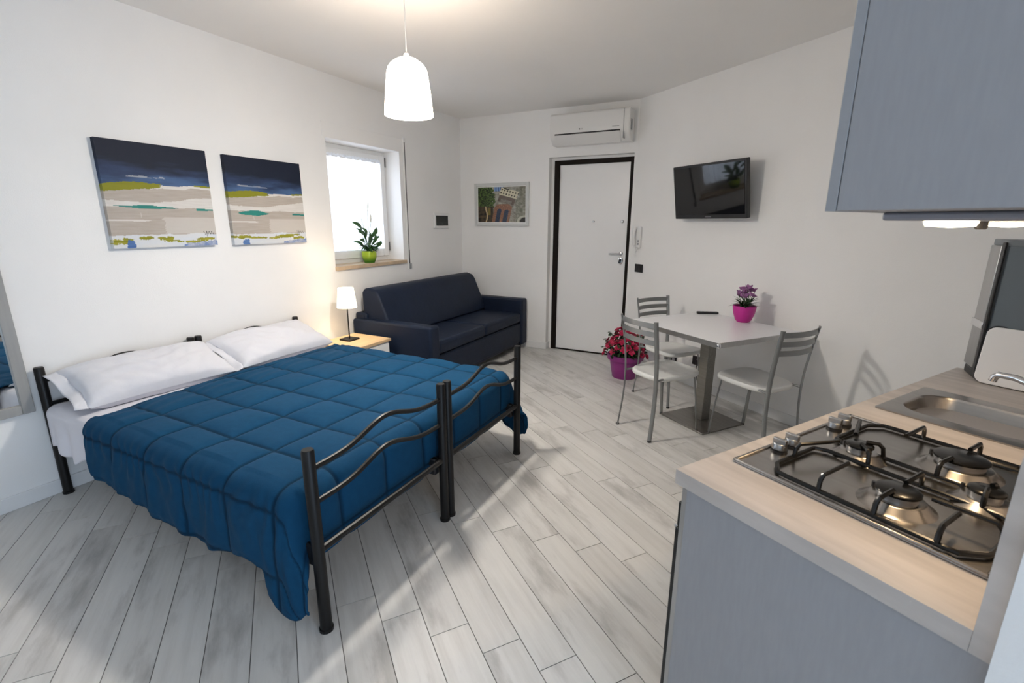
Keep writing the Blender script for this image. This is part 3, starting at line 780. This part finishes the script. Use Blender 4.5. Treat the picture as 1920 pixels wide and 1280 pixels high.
lo = bpy.data.objects.new('pendant_bulb', l); COL.objects.link(lo); lo.parent = pe; lo.location = (0, 0, zb+.028)

# ------------------------------------------------------------------ sofa
so = thing('sofa', (0, 3.21, 0), 'navy blue leather two-seat sofa in the corner under the window', 'sofa')
SW = 1.92
m = MB(); m.box(.03, .90, .13, SW-.13, .06, .33); m.build('base', navy, so, bevel=.02, seg=3)
for y in (0, SW-.135):
    m = MB(); m.box(.03, .93, y, y+.135, .055, .61); m.build('armrest', navy, so, bevel=.022, seg=3)
m = MB(); m.box(.02, .16, .05, SW-.05, .06, .66); m.build('back_frame', navy, so, bevel=.02, seg=3)
for i in range(2):
    y0 = .137+i*.825
    m = MB()
    def seatc(u, v, y0=y0):
        return None
    m.box(.26, .915, y0, y0+.82, .33, .455); m.build('seat_cushion', navy, so, bevel=.035, seg=4)
m = MB()
prof = [(.16, .45), (.44, .46), (.40, .60), (.30, .83), (.265, .875), (.20, .895), (.13, .89), (.095, .85), (.10, .60)]
n = len(prof); vs = [(x, .075, z) for x, z in prof]+[(x, SW-.155, z) for x, z in prof]
m.add(vs, [tuple(range(n)), tuple(range(n, 2*n))[::-1]]+[(i, n+i, n+(i+1) % n, (i+1) % n) for i in range(n)])
m.build('back_cushion', navy, so, bevel=.022, seg=3, smooth=50)
m = MB(); m.box(.905, .912, .14, SW-.14, .10, .315); m.build('front_flap', navy, so, bevel=.003)
for x, y in ((.08, .05), (.84, .05), (.08, SW-.09), (.84, SW-.09)):
    m = MB(); m.box(x, x+.04, y, y+.04, 0, .058); m.build('foot', blackpl, so)

# ------------------------------------------------------------------ nightstand and table lamp
ns = thing('nightstand', (.10, 2.715, 0), 'small oak-topped white nightstand between bed and sofa', 'nightstand')
m = MB(); m.box(0, .435, 0, .445, .465, .49); m.build('top', oak, ns, bevel=.003)
m = MB(); m.box(.02, .415, .015, .43, .08, .465); m.build('body', whitelac, ns, bevel=.003)
for z in (.10, .285):
    m = MB(); m.box(.414, .43, .025, .42, z, z+.165); dr = m.build('drawer_front', whitelac, ns, bevel=.003)
    m = MB(); m.lathe([(.006, 0), (.012, .012), (.010, .02)], 12); m.build('knob', chrome, dr, loc=(.43, .222, z+.085), rot=(0, R(90), 0))
for x, y in ((.03, .02), (.375, .02), (.03, .39), (.375, .39)):
    m = MB(); m.box(x, x+.035, y, y+.035, 0, .08); m.build('leg', oak, ns)
tl = thing('table_lamp', (.262, 2.94, .49), 'slim black table lamp with lit white shade on the nightstand', 'table lamp')
m = MB(); m.box(-.06, .06, -.06, .06, 0, .014); m.build('base', black, tl, bevel=.003)
m = MB(); m.tube([(-.0, 0, .014), (0, 0, .33)], .0055, 10); m.build('pole', black, tl)
m = MB(); m.lathe([(.083, .285), (.064, .452)], 32, caps=False); o = m.build('lamp_shade', emis('lit_lamp_shade', (1, .80, .52), 3.6), tl, smooth=60)
sd = o.modifiers.new('t', 'SOLIDIFY'); sd.thickness = .002
l = bpy.data.lights.new('table_lamp_bulb', 'POINT'); l.energy = 6.0; l.color = (1, .74, .46); l.shadow_soft_size = .03
lo = bpy.data.objects.new('table_lamp_bulb', l); COL.objects.link(lo); lo.parent = tl; lo.location = (0, 0, .38)

# ------------------------------------------------------------------ plants
def leaf_mesh(name, L_, W_, mat_, curl=.3, n=6):
    m = MB(); vs = []; fs = []
    for i in range(n+1):
        t = i/n; w_ = W_*math.sin(math.pi*min(1, t*.92+.06))**.8*(1 if t < .97 else .15)
        z = -curl*L_*t*t; y = L_*t
        vs += [(-w_/2, y, z+.18*w_), (0, y, z), (w_/2, y, z+.18*w_)]
    for i in range(n):
        a = i*3; fs += [(a, a+1, a+4, a+3), (a+1, a+2, a+5, a+4)]
    m.add(vs, fs); me = m.mesh(name); me.materials.append(mat_); me.shade_smooth(); return me
def put(name, me, parent, loc, rot):
    o = bpy.data.objects.new(name, me); COL.objects.link(o); o.parent = parent; o.location = loc; o.rotation_euler = rot; return o

# peace lily on the sill
pl = thing('potted_peace_lily', (-.055, 3.578, WZ0+.012), 'leafy green plant in a lime green pot on the window sill', 'potted plant')
limem = bpy.data.materials.new('lime_glaze'); limem.use_nodes = True; nt = limem.node_tree; b = nt.nodes['Principled BSDF']
tc = nt.nodes.new('ShaderNodeTexCoord'); sx = nt.nodes.new('ShaderNodeSeparateXYZ'); rp = nt.nodes.new('ShaderNodeValToRGB')
rp.color_ramp.elements[0].position = .02; rp.color_ramp.elements[0].color = lin(60, 110, 25); rp.color_ramp.elements[1].position = .07; rp.color_ramp.elements[1].color = lin(165, 190, 45)
nt.links.new(tc.outputs['Object'], sx.inputs[0]); nt.links.new(sx.outputs[2], rp.inputs[0]); nt.links.new(rp.outputs[0], b.inputs['Base Color']); b.inputs['Roughness'].default_value = .2
m = MB(); m.lathe([(.050, 0), (.062, .03), (.069, .06), (.070, .09), (.067, .112), (.062, .112), (.062, .09)], 32, caps=False); m.add([(.05*math.cos(2*math.pi*i/32), .05*math.sin(2*math.pi*i/32), 0.001) for i in range(32)], [tuple(range(32))])
m.build('pot', limem, pl)
m = MB(); m.lathe([(.001, .098), (.062, .098)], 24, caps=False); m.build('soil', soil, pl)
lm = [leaf_mesh('leaf', .165, .050, leafm, .30), leaf_mesh('leaf', .11, .040, leafm, .45)]
rnd = random.Random(3)
def blade(base, tip, w_):
    # arching lance-shaped leaf from base to tip, its face turned towards the room
    B_, T_ = Vector(base), Vector(tip); d_ = T_-B_; sd_ = d_.normalized().cross(Vector((1, 0, .35)).normalized()).normalized(); m = MB(); vs = []
    for i in range(8):
        t = i/7; c = B_+d_*t+Vector((0, 0, .10*d_.length*math.sin(math.pi*t)))+Vector((.03*math.sin(math.pi*t), 0, 0))
        ww = w_*math.sin(math.pi*min(1, .04+t*.95))**.75/2+.0006
        vs += [c-sd_*ww, c+Vector((-.15*ww, 0, 0)), c+sd_*ww]
    m.add(vs, [q for i in range(7) for q in ((i*3, i*3+1, i*3+4, i*3+3), (i*3+1, i*3+2, i*3+5, i*3+4))]); m.build('leaf', leafm, pl, smooth=80)
BL = [((.0, -.07, .29), (.02, -.215, .385), .046), ((.02, -.09, .245), (.05, -.175, .30), .034), ((.03, -.085, .185), (.07, -.185, .225), .042), ((-.01, -.015, .235), (0, -.075, .335), .044), ((.01, .02, .235), (.02, .105, .335), .044), ((.03, .015, .17), (.05, .045, .275), .042), ((.0, .05, .215), (.01, .145, .25), .020), ((.02, .04, .165), (.05, .125, .195), .022), ((.04, -.03, .17), (.06, -.05, .275), .040), ((-.02, .0, .20), (-.05, -.10, .33), .040), ((-.03, .03, .19), (-.07, .09, .30), .040), ((.05, -.05, .15), (.10, -.12, .19), .034), ((.05, .03, .14), (.10, .07, .21), .034), ((-.03, -.04, .15), (-.09, -.11, .21), .036)]
for b_, t_, w_ in BL:
    blade(b_, t_, w_)
    m = MB(); m.tube([(b_[0]*.15, b_[1]*.15, .09), (b_[0]*.5, b_[1]*.45, .09+(b_[2]-.09)*.6), b_], .0026, 6); m.build('stem', leafm, pl)
for i in range(26):
    a = i*2.39996; q = rnd.uniform(.4, 1); el = R(rnd.uniform(5, 60))
    o = put('leaf', lm[1], pl, (.02*math.cos(a), .02*math.sin(a), .10+.05*rnd.random()), (el, rnd.uniform(-.9, .9), a-R(90))); o.rotation_mode = 'YXZ'; o.scale = (.8, .65, 1)
for a, hh, dy in ((.3, .50, .02), (2.2, .40, -.075), (4.0, .36, .05)):
    m = MB(); m.tube([(0, 0, .09), (.0, dy*.6, .09+hh*.6), (.0, dy, .09+hh*.82)], .0022, 6); m.build('flower_stalk', leafm, pl)
    me = leaf_mesh('spathe', .09, .022, spathe, .05); put('flower', me, pl, (0, dy, .09+hh*.80), (R(78), 0, a))

# crimson flowers in a purple pot on the floor
fp = thing('potted_azalea', (2.285, 4.545, 0), 'crimson flowering plant in a purple pot by the entrance door', 'potted plant')
m = MB(); m.lathe([(.115, 0), (.119, .004), (.152, .180), (.153, .185), (.174, .187), (.178, .235), (.171, .238), (.160, .232), (.154, .20)], 40, caps=False)
m.add([(.115*math.cos(2*math.pi*i/40), .115*math.sin(2*math.pi*i/40), .001) for i in range(40)], [tuple(range(40))]); m.build('pot', purplepot, fp)
m = MB(); m.lathe([(.001, .21), (.156, .205)], 24, caps=False); m.build('soil', soil, fp)
rnd = random.Random(11)
fol = MB(); lq = leaf_mesh('tmp', .05, .026, leafd, .3, 3)
lv = [v.co.copy() for v in lq.vertices]; lf = [tuple(p.vertices) for p in lq.polygons]
for i in range(520):
    a = rnd.uniform(0, 6.283); q = rnd.random()**.5; el = rnd.uniform(-.2, 1.3)
    rr = .21*q*math.cos(max(0, el-.25)*.9); z = .23+.21*math.sin(max(0, el))*q+.02*rnd.random()
    Mx = Matrix.Translation((rr*math.cos(a), rr*math.sin(a), z)) @ Matrix.Rotation(rnd.uniform(0, 6.28), 4, 'Z') @ Matrix.Rotation(rnd.uniform(-.3, 1.1), 4, 'X')
    fol.add([Mx @ v for v in lv], lf)
o = fol.build('foliage', leafd, fp, smooth=80, kind='stuff')
def flower_mesh(name, r, mat_, npet=5, cup=.5):
    m = MB()
    for layer in range(2):
        for k in range(npet):
            a = 2*math.pi*(k+layer*.5)/npet; rr = r*(1-.3*layer); cz = cup+layer*.5
            d_ = Vector((math.cos(a), math.sin(a), 0)); s_ = Vector((-math.sin(a), math.cos(a), 0)); zv = Vector((0, 0, 1))
            p0 = Vector((0, 0, 0)); p1 = d_*rr*.6+s_*rr*.42+zv*rr*cz*.5; p2 = d_*rr*.6-s_*rr*.42+zv*rr*cz*.5; p3 = d_*rr+s_*rr*.22+zv*rr*cz*.75; p4 = d_*rr-s_*rr*.22+zv*rr*cz*.75
            m.add([p0, p1, p3, p4, p2], [(0, 1, 2, 3, 4)])
    me = m.mesh(name); me.materials.append(mat_); return me
fms = [flower_mesh('flower', r_, redfl, 5, c_) for r_, c_ in ((.036, .45), (.031, .7), (.033, .25))]
for i in range(70):
    a = i*2.39996; q = math.sqrt((i+.5)/70); el = (1-q*q)
    rr = .205*q; z = .26+.21*(1-q**2.2)+rnd.uniform(-.03, .035)
    ta = q*1.15
    put('flower', fms[i % 3], fp, (rr*math.cos(a)*1.05, rr*math.sin(a), z), (0, ta+rnd.uniform(-.3, .3), a)).rotation_euler = (0, ta, a)

# ------------------------------------------------------------------ dining table
TQ = Vector((.609, .793)); TLd = Vector((-.793, .609))
TN = Vector((3.19, 3.17)); TLn, TDp = .866, .80
tcn = TN+TLd*TLn/2+TQ*TDp/2
dt = thing('dining_table', (tcn.x, tcn.y, 0), 'white square-pedestal dining table with aluminium edge by the right wall', 'table', CROT)
# local x along the wall to the right, y towards the wall
m = MB(); m.box(-TLn/2+.004, TLn/2-.004, -TDp/2+.004, TDp/2-.004, .735, .752); m.build('table_top', tabtop, dt, bevel=.002)
m = MB()
m.box(-TLn/2, TLn/2, -TDp/2, -TDp/2+.006, .718, .751); m.box(-TLn/2, TLn/2, TDp/2-.006, TDp/2, .718, .751); m.box(-TLn/2, -TLn/2+.006, -TDp/2, TDp/2, .718, .751); m.box(TLn/2-.006, TLn/2, -TDp/2, TDp/2, .718, .751)
m.box(-TLn/2+.006, TLn/2-.006, -TDp/2+.006, TDp/2-.006, .718, .734)
m.build('edge_band', alum, dt)
for sx_ in (-1, 1):
    for sy_ in (-1, 1):
        m = MB(); m.box(sx_*TLn/2-.014, sx_*TLn/2+.014, sy_*TDp/2-.014, sy_*TDp/2+.014, .717, .7515); m.build('corner_cap', chrome, dt, bevel=.012, seg=3)
m = MB(); m.box(-.04, .04, -.04, .04, .012, .718); m.build('column', baseplate, dt, bevel=.003)
m = MB(); m.box(-.215, .215, -.215, .215, 0, .012); m.build('base_plate', baseplate, dt, bevel=.003)
m = MB(); m.box(-.2, .2, -.03, .03, .700, .718); m.box(-.03, .03, -.2, .2, .700, .718); m.build('support_cross', baseplate, dt)

def chair(name, rear_mid, face_az, label):
    # local: x right, y forward (facing), z up; origin between the rear feet
    t = thing(name, (rear_mid[0], rear_mid[1], 0), label, 'chair', -face_az, 'grey metal dining chairs with white seats')
    for sg in (-1, 1):
        pts = []
        for i in range(25):
            q = i/24; z = .854*q
            y = -.03+.043*math.sin(math.pi*z/.854)-.02*(z/.854)
            x = sg*(.174-.014*math.sin(math.pi*z/.854))
            pts.append((x, y, z))
        m = MB(); m.tube(pts, .012, 12, flat=(.0145, .0065), up=(sg*.67, .74, 0)); m.build('rear_post', greymet, t)
        m = MB(); m.tube([(sg*.180, .412, 0), (sg*.170, .385, .25), (sg*.160, .36, .435)], .0095, 12, flat=(.0115, .0055), up=(-sg*.67, .74, 0)); m.build('front_leg', greymet, t)
        for p_ in ((sg*.174, -.03), (sg*.180, .412)):
            m = MB(); m.lathe([(.0125, 0), (.0125, .012)], 12, (p_[0], p_[1], 0)); m.build('foot_cap', blackpl, t)
        m = MB(); m.tube([(sg*.160, .01, .435), (sg*.15, .07, .437), (sg*.16, .36, .437)], .008, 8); m.build('seat_bracket', greymet, t)
    for zc in (.825, .765, .705):
        pts = []
        for i in range(17):
            q = i/16; x = lerp(-.168, .168, q); yb = -.03+.043*math.sin(math.pi*zc/.854)-.02*(zc/.854)
            pts.append((x, yb-.035*(1-(2*q-1)**2), zc))
        m = MB(); m.ribbon(pts, .034, .007, (0, .12, 1)); m.build('back_slat', greymet, t)
    # seat: rounded front, narrower back, thin shell
    out_ = []
    N = 48
    for i in range(N):
        a = 2*math.pi*i/N; cx, sy = math.cos(a), math.sin(a)
        ex = .55 if sy > 0 else .5
        px = math.copysign(abs(cx)**ex, cx); py = math.copysign(abs(sy)**ex, sy)
        wv = lerp(.165, .205, (py+1)/2)
        out_.append((px*wv, .225+py*.205))
    vs = []; rings = [(.0, .452), (.55, .450), (.85, .452), (.96, .458), (1, .450), (1, .432), (.97, .424), (.5, .430), (0, .432)]
    m = MB()
    for k, (s_, z_) in enumerate(rings):
        for (x, y) in out_:
            yy = (y-.225)*s_+.225; vs.append((x*s_, yy, z_+(-.012*(1-s_) if k < 4 else 0) + .006*((yy-.225)/.2)))
    fs = [(k*N+i, k*N+(i+1) % N, (k+1)*N+(i+1) % N, (k+1)*N+i) for k in range(len(rings)-1) for i in range(N)]
    m.add(vs, fs); m.build('seat', seatm, t, smooth=60)
    return t
chair('dining_chair', (2.693, 3.285), R(36.5), 'grey metal chair with white seat nearest the bed, its back to the bed')
chair('dining_chair', (2.595, 4.262), R(126.5), 'grey metal chair with white seat at the far end by the entrance door')
chair('dining_chair', (3.60, 3.405), R(-52.5), 'grey metal chair with white seat at the kitchen end of the table')

rc = thing('remote_control', (3.02, 4.225, .752), 'black remote control lying on the dining table', 'remote control', R(20))
m = MB(); m.box(-.085, .085, -.022, .022, 0, .018); m.build('body', blackpl, rc, bevel=.006)
for i in range(4):
    m = MB(); m.box(-.06+i*.03, -.045+i*.03, -.01, .01, .017, .020); m.build('button', greypl, rc)
tp = thing('potted_lilac_flowers', (3.295, 4.0, .752), 'lilac flowers in a magenta pot on the dining table', 'potted plant'); tp.scale = (.78, .78, .86)
m = MB(); m.lathe([(.055, 0), (.075, .02), (.098, .08), (.108, .14), (.106, .146), (.101, .142), (.095, .11)], 40, caps=False)
m.add([(.055*math.cos(2*math.pi*i/40), .055*math.sin(2*math.pi*i/40), .0005) for i in range(40)], [tuple(range(40))]); m.build('pot', pinkpot, tp)
m = MB(); m.lathe([(.001, .125), (.098, .12)], 24, caps=False); m.build('soil', soil, tp)
tl_ = leaf_mesh('leaf', .13, .022, leafd, .5); tfl = flower_mesh('flower', .036, lilac, 6, 1.1)
rnd = random.Random(5)
for i in range(26):
    a = i*2.4; put('leaf', tl_, tp, (.03*math.cos(a), .03*math.sin(a), .13), (R(rnd.uniform(25, 70)), 0, a))
for i in range(13):
    a = i*2.4; q = math.sqrt(i/13)*.085; hh = .235+.035*math.cos(i*1.7)+.02
    put('flower', tfl, tp, (q*math.cos(a)+.01, q*math.sin(a), hh-.1*q), (rnd.uniform(-.5, .5), rnd.uniform(-.5, .5), a))
    m = MB(); m.tube([(q*.3*math.cos(a), q*.3*math.sin(a), .12), (q*math.cos(a)+.01, q*math.sin(a), hh-.1*q)], .0022, 6); m.build('stem', leafm, tp)

# ------------------------------------------------------------------ kitchen
def kthing(name, u, v, z, label, cat): p = kpt(u, v); return thing(name, (p[0], p[1], z), label, cat, KROT)
KLEN = 1.80
bc = kthing('kitchen_base_cabinet', 0, 0, 0, 'grey kitchen base cabinet run with a plain end panel', 'cabinet')
m = MB(); m.box(.025, .585, .02, KLEN-.01, .10, ZC-.04); m.build('body', greycab, bc)
m = MB(); m.box(.022, .5985, .005, .022, 0, ZC-.04); m.build('end_panel', greycab, bc, bevel=.001, label='grey laminate end panel facing the camera')
m = MB(); m.box(.07, .58, .03, KLEN-.03, 0, .10); m.build('plinth', greyedge, bc)
for v0, v1 in ((.66, 1.22), (1.225, 1.785)):
    m = MB(); m.box(.003, .024, v0, v1, .11, ZC-.045); dd = m.build('cabinet_door', greycab, bc, bevel=.002)
    m = MB(); m.box(-.02, .003, v0+.1, v1-.1, .76, .77); m.build('handle', alum, dd, bevel=.002)
m = MB(); m.box(.010, .024, .005, .03, .0, ZC-.045); m.build('front_strip', alum, bc)
ov = kthing('built_in_oven', 0, 0, 0, 'black built-in oven front under the gas hob', 'oven')
m = MB(); m.box(-.004, .022, .012, .625, .70, .772); m.build('control_panel', blackgl, ov, bevel=.003)
m = MB(); m.box(-.008, .022, .012, .625, .14, .694); m.build('oven_door', blackgl, ov, bevel=.003)
m = MB(); m.tube([(-.008, .06, .66), (-.04, .06, .66), (-.04, .58, .66), (-.008, .58, .66)], .007, 8); m.build('handle', alum, ov)
for i in range(4):
    m = MB(); m.lathe([(.016, 0), (.014, .02)], 14); m.build('knob', alum, ov, loc=(-.004, .15+i*.11, .737), rot=(0, R(-90), 0))

# worktop with cut-outs for the sink and hob
wt = MB()
wt.box(-.012, .5715, 0, .19, ZC-.04, ZC); wt.box(-.012, .5715, .74, .97, ZC-.04, ZC); wt.box(-.012, .06, .19, .74, ZC-.04, ZC); wt.box(.52, .5715, .19, .74, ZC-.04, ZC)
wt.box(-.012, .06, .97, 1.305, ZC-.04, ZC); wt.box(.48, .5715, .97, 1.305, ZC-.04, ZC); wt.box(-.012, .5715, 1.305, KLEN, ZC-.04, ZC)
wo = wt.build('worktop', workm, smooth=0); p = kpt(0, 0); wo.location = (p[0], p[1], 0); wo.rotation_euler = (0, 0, KROT)
tag(wo, 'pale wood-look kitchen worktop holding hob and sink', 'worktop')
bs = MB(); bs.box(.572, .598, 0, KLEN, ZC-.04, 1.501); bo = bs.build('backsplash_panel', workm, smooth=0); bo.location = (p[0], p[1], 0); bo.rotation_euler = (0, 0, KROT)
tag(bo, 'pale wood-look backsplash panel behind the worktop', 'backsplash')

# gas hob
hb = kthing('gas_hob', 0, 0, ZC, 'stainless steel four-burner gas hob set in the worktop', 'hob')
m = MB(); m.box(.035, .548, .162, .768, .0005, .006); m.build('hob_plate', steel, hb, bevel=.003)
m = MB()
for bx in ((.035, .548, .162, .172), (.035, .548, .758, .768), (.035, .045, .162, .768), (.538, .548, .162, .768)): m.box(*bx, .004, .011)
m.build('raised_rim', steel, hb, bevel=.003)
for i, (u, v, r_) in enumerate(((.196, .468, .030), (.362, .612, .052), (.352, .292, .040), (.452, .462, .031))):
    m = MB(); m.lathe([(r_+.034, .006), (r_+.026, .010), (r_+.014, .022), (r_+.010, .024), (r_*.5, .024)], 36, (u, v, 0)); br = m.build('burner_bowl', steel, hb)
    m = MB(); m.lathe([(r_*.95, .022), (r_*.95, .036), (r_*.8, .036)], 36, (u, v, 0)); m.build('burner_ring', alum, br)
    m = MB(); m.lathe([(r_*.9, .036), (r_*1.06, .038), (r_*1.06, .043), (r_*.9, .046), (.001, .0465)], 36, (u, v, 0)); m.build('burner_cap', blackgl, br)
    m = MB(); m.lathe([(.004, .01), (.004, .034)], 8, (u-r_-.012, v+.012, 0)); m.build('igniter', blackpl, br)
for v in (.318, .378, .606, .662):
    m = MB(); m.lathe([(.021, .006), (.021, .011)], 24, (.068, v, 0)); kb = m.build('knob', blackpl, hb)
    m = MB(); m.lathe([(.019, .012), (.0175, .026), (.016, .030), (.001, .030)], 24, (.068, v, 0)); m.box(.050, .086, v-.0065, v+.0065, .024, .042); m.build('knob_grip', alum, kb, bevel=.002)
gz = .014
def grate(v0, v1, flip):
    c = .045
    loop = [(.115, v0+c), (.145, v0), (.49, v0), (.525, v0+c), (.525, v1-c*.4), (.49, v1), (.145, v1), (.115, v1-c*.4)]
    if flip: loop = [(u, v0+v1-v) for u, v in loop]
    pts = []
    for i in range(len(loop)):
        a, b = Vector(loop[i]), Vector(loop[(i+1) % len(loop)])
        for q in (0.06, .5, .94): pp = a.lerp(b, q); pts.append((pp.x, pp.y, gz))
    m = MB(); m.tube(pts, .0058, 8, closed=True); g_ = m.build('pan_support', blackgl, hb)
    return g_
def prong(g_, a, b):
    m = MB(); A, B = Vector(a), Vector(b); d_ = (B-A).normalized()
    m.tube([(A.x, A.y, gz), (A.x+d_.x*.004, A.y+d_.y*.004, .040), (A.x+d_.x*.014, A.y+d_.y*.014, .050), (B.x, B.y, .050)], .0055, 8); m.build('prong', blackgl, g_)
g1 = grate(.185, .418, False); g2 = grate(.502, .745, True)
for a, b in (((.24, .185), (.24, .31)), ((.352, .185), (.352, .262)), ((.46, .185), (.46, .275)), ((.352, .418), (.352, .325)), ((.24, .418), (.205, .455)), ((.46, .418), (.455, .45)), ((.118, .30), (.165, .42)), ((.525, .30), (.41, .295))): prong(g1, a, b)
for a, b in (((.24, .745), (.24, .62)), ((.362, .745), (.362, .665)), ((.46, .745), (.46, .64)), ((.352, .502), (.356, .565)), ((.24, .502), (.205, .48)), ((.46, .502), (.455, .478)), ((.118, .64), (.165, .51)), ((.525, .62), (.42, .612))): prong(g2, a, b)

# sink
sk = kthing('kitchen_sink', 0, 0, ZC, 'stainless steel inset sink behind the hob', 'sink')
def rrect(u0, u1, v0, v1, r_, n=8):
    pts = []
    for cx, cy, a0 in ((u1-r_, v1-r_, 0), (u0+r_, v1-r_, 90), (u0+r_, v0+r_, 180), (u1-r_, v0+r_, 270)):
        for i in range(n+1): a = R(a0+90*i/n); pts.append((cx+r_*math.cos(a), cy+r_*math.sin(a)))
    return pts
rings = [(rrect(.036, .53, .93, 1.335, .012), .0005), (rrect(.036, .53, .93, 1.335, .012), .005), (rrect(.042, .524, .936, 1.329, .012), .006), (rrect(.070, .425, .995, 1.275, .085), .004), (rrect(.075, .42, 1.0, 1.27, .085), -.004), (rrect(.085, .41, 1.01, 1.26, .085), -.13), (rrect(.11, .385, 1.035, 1.235, .07), -.15), (rrect(.24, .26, 1.125, 1.145, .009), -.155)]
n = len(rings[0][0]); vs = [(x, y, z) for rr_, z in rings for x, y in rr_]
m = MB(); m.add(vs, [(k*n+i, k*n+(i+1) % n, (k+1)*n+(i+1) % n, (k+1)*n+i) for k in range(len(rings)-1) for i in range(n)]+[tuple((len(rings)-1)*n+i for i in range(n))]); m.build('basin', steel, sk, smooth=40)
m = MB(); m.lathe([(.028, -.154), (.03, -.150), (.012, -.150), (.01, -.153)], 20, (.25, 1.135, 0)); m.build('drain', chrome, sk)
fa = kthing('kitchen_tap', .485, 1.13, ZC+.006, 'chrome kitchen mixer tap with its spout over the sink', 'tap')
m = MB(); m.lathe([(.026, 0), (.026, .012), (.02, .016), (.02, .09), (.022, .095), (.018, .11)], 20); m.build('tap_body', chrome, fa)
m = MB(); m.tube([(0, 0, .065), (-.06, .01, .10), (-.12, .025, .125), (-.18, .042, .138), (-.222, .052, .136), (-.232, .054, .126), (-.235, .055, .112)], [.012, .012, .011, .0105, .0105, .011, .0115], 14); m.build('spout', chrome, fa)
m = MB(); m.tube([(0, 0, .108), (.01, .0, .125), (.07, -.03, .15)], [.014, .010, .007], 10); m.build('lever', chrome, fa)

# upright grey panel appliance and white board
up = kthing('upright_grey_panel', 0, 0, ZC, 'upright grey panel with aluminium side rails and black feet on the worktop', 'panel')
foot = [(.09, 1.645), (.55, 1.615), (.52, 1.765), (.018, 1.768)]
def inset(poly, d_): 
    c = (sum(p[0] for p in poly)/4, sum(p[1] for p in poly)/4)
    return [(c[0]+(x-c[0])*(1-d_), c[1]+(y-c[1])*(1-d_*1.5)) for x, y in poly]
m = MB(); m.prism(inset(foot, .03), .03, .545); m.build('panel_body', greyglass, up, bevel=.004)
m = MB(); m.prism(foot, .0, .035); m.build('base_foot', blackpl, up, bevel=.006)
m = MB(); m.prism(foot, .535, .56); m.build('top_rail', mat('cool_grey_rail', (.17, .19, .205), .4), up, bevel=.004)
sidev = Vector((foot[3][0]-foot[0][0], foot[3][1]-foot[0][1])); sn = Vector((-sidev.y, sidev.x)).normalized()
if sn.x > 0: sn = -sn
def sidebox(q0, q1, z0, z1, th):
    a = Vector(foot[0])+sidev*q0; b = Vector(foot[0])+sidev*q1
    return [tuple(a), tuple(b), tuple(b+sn*th), tuple(a+sn*th)], z0, z1
m = MB(); m.prism(*sidebox(.22, .98, .04, .535, .006)); m.build('side_rail', alum, up, bevel=.002)
m = MB(); m.prism(*sidebox(-.04, .14, .03, .55, .008)); m.build('edge_seal', blackpl, up, bevel=.003)
m = MB(); m.prism(*sidebox(.1, 1.0, .205, .235, .012)); m.build('clasp_band', chrome, up, bevel=.002)
wb_ = kthing('white_board', 0, 0, ZC, 'white rounded board leaning upright against the grey panel', 'board')
pts = rrect(.098, .50, .004, .225, .03)
m = MB(); n = len(pts); th = .012
vs = [(x, 1.595+.035*z/.22, z) for x, z in pts]+[(x, 1.595+th+.035*z/.22, z) for x, z in pts]
m.add(vs, [tuple(range(n)), tuple(range(n, 2*n))[::-1]]+[(i, (i+1) % n, n+(i+1) % n, n+i) for i in range(n)]); m.build('board', whitelac, wb_, bevel=.003)
pts2 = rrect(.093, .505, .0, .230, .034)
vs = [(x, 1.595+th+.001+.035*z/.22, z) for x, z in pts2]+[(x, 1.595+th+.010+.035*z/.22, z) for x, z in pts2]
m = MB(); m.add(vs, [tuple(range(n)), tuple(range(n, 2*n))[::-1]]+[(i, (i+1) % n, n+(i+1) % n, n+i) for i in range(n)]); m.build('dark_backing', blackpl, wb_)

# wall cabinet and hood
uc = kthing('kitchen_wall_cabinet', 0, 0, 1.503, 'grey wall cabinet hanging above the hob', 'cabinet')
m = MB(); m.box(.2735, .598, 0, KLEN, 0, .92); m.build('body', greycab, uc, bevel=.001)
for v0, v1 in ((0, .597), (.60, 1.197), (1.20, KLEN)):
    m = MB(); m.box(.254, .272, v0, v1, -.001, .92); m.build('cabinet_door', greyedge, uc, bevel=.001)
hd = kthing('cooker_hood', 0, 0, 1.487, 'slim grey cooker hood with two lit lamps under the wall cabinet', 'cooker hood')
hoodm = mat('hood_grey', (.30, .31, .36), .35, .3)
m = MB(); m.box(.275, .568, .165, .765, .0, .0155); m.build('hood_body', hoodm, hd, bevel=.005)
spm = emis('hood_lamp_lens', (1, .82, .55), 12)
for v in (.30, .63):
    m = MB(); m.lathe([(.042, -.001), (.038, -.010), (.001, -.013)], 24, (.338, v, 0)); m.build('hood_lamp', spm, hd)
    l = bpy.data.lights.new('hood_spot', 'SPOT'); l.energy = 5.5; l.color = (1, .70, .40); l.spot_size = R(140); l.spot_blend = .6; l.shadow_soft_size = .03
    lo = bpy.data.objects.new('hood_spot', l); COL.objects.link(lo); lo.parent = hd; lo.location = (.338, v, -.02)
for v in (.45, .48):
    m = MB(); m.lathe([(.007, 0), (.007, -.014), (.004, -.017)], 12, (.338, v, 0)); m.build('push_button', mat('button_grey', (.2, .18, .16), .4), hd)
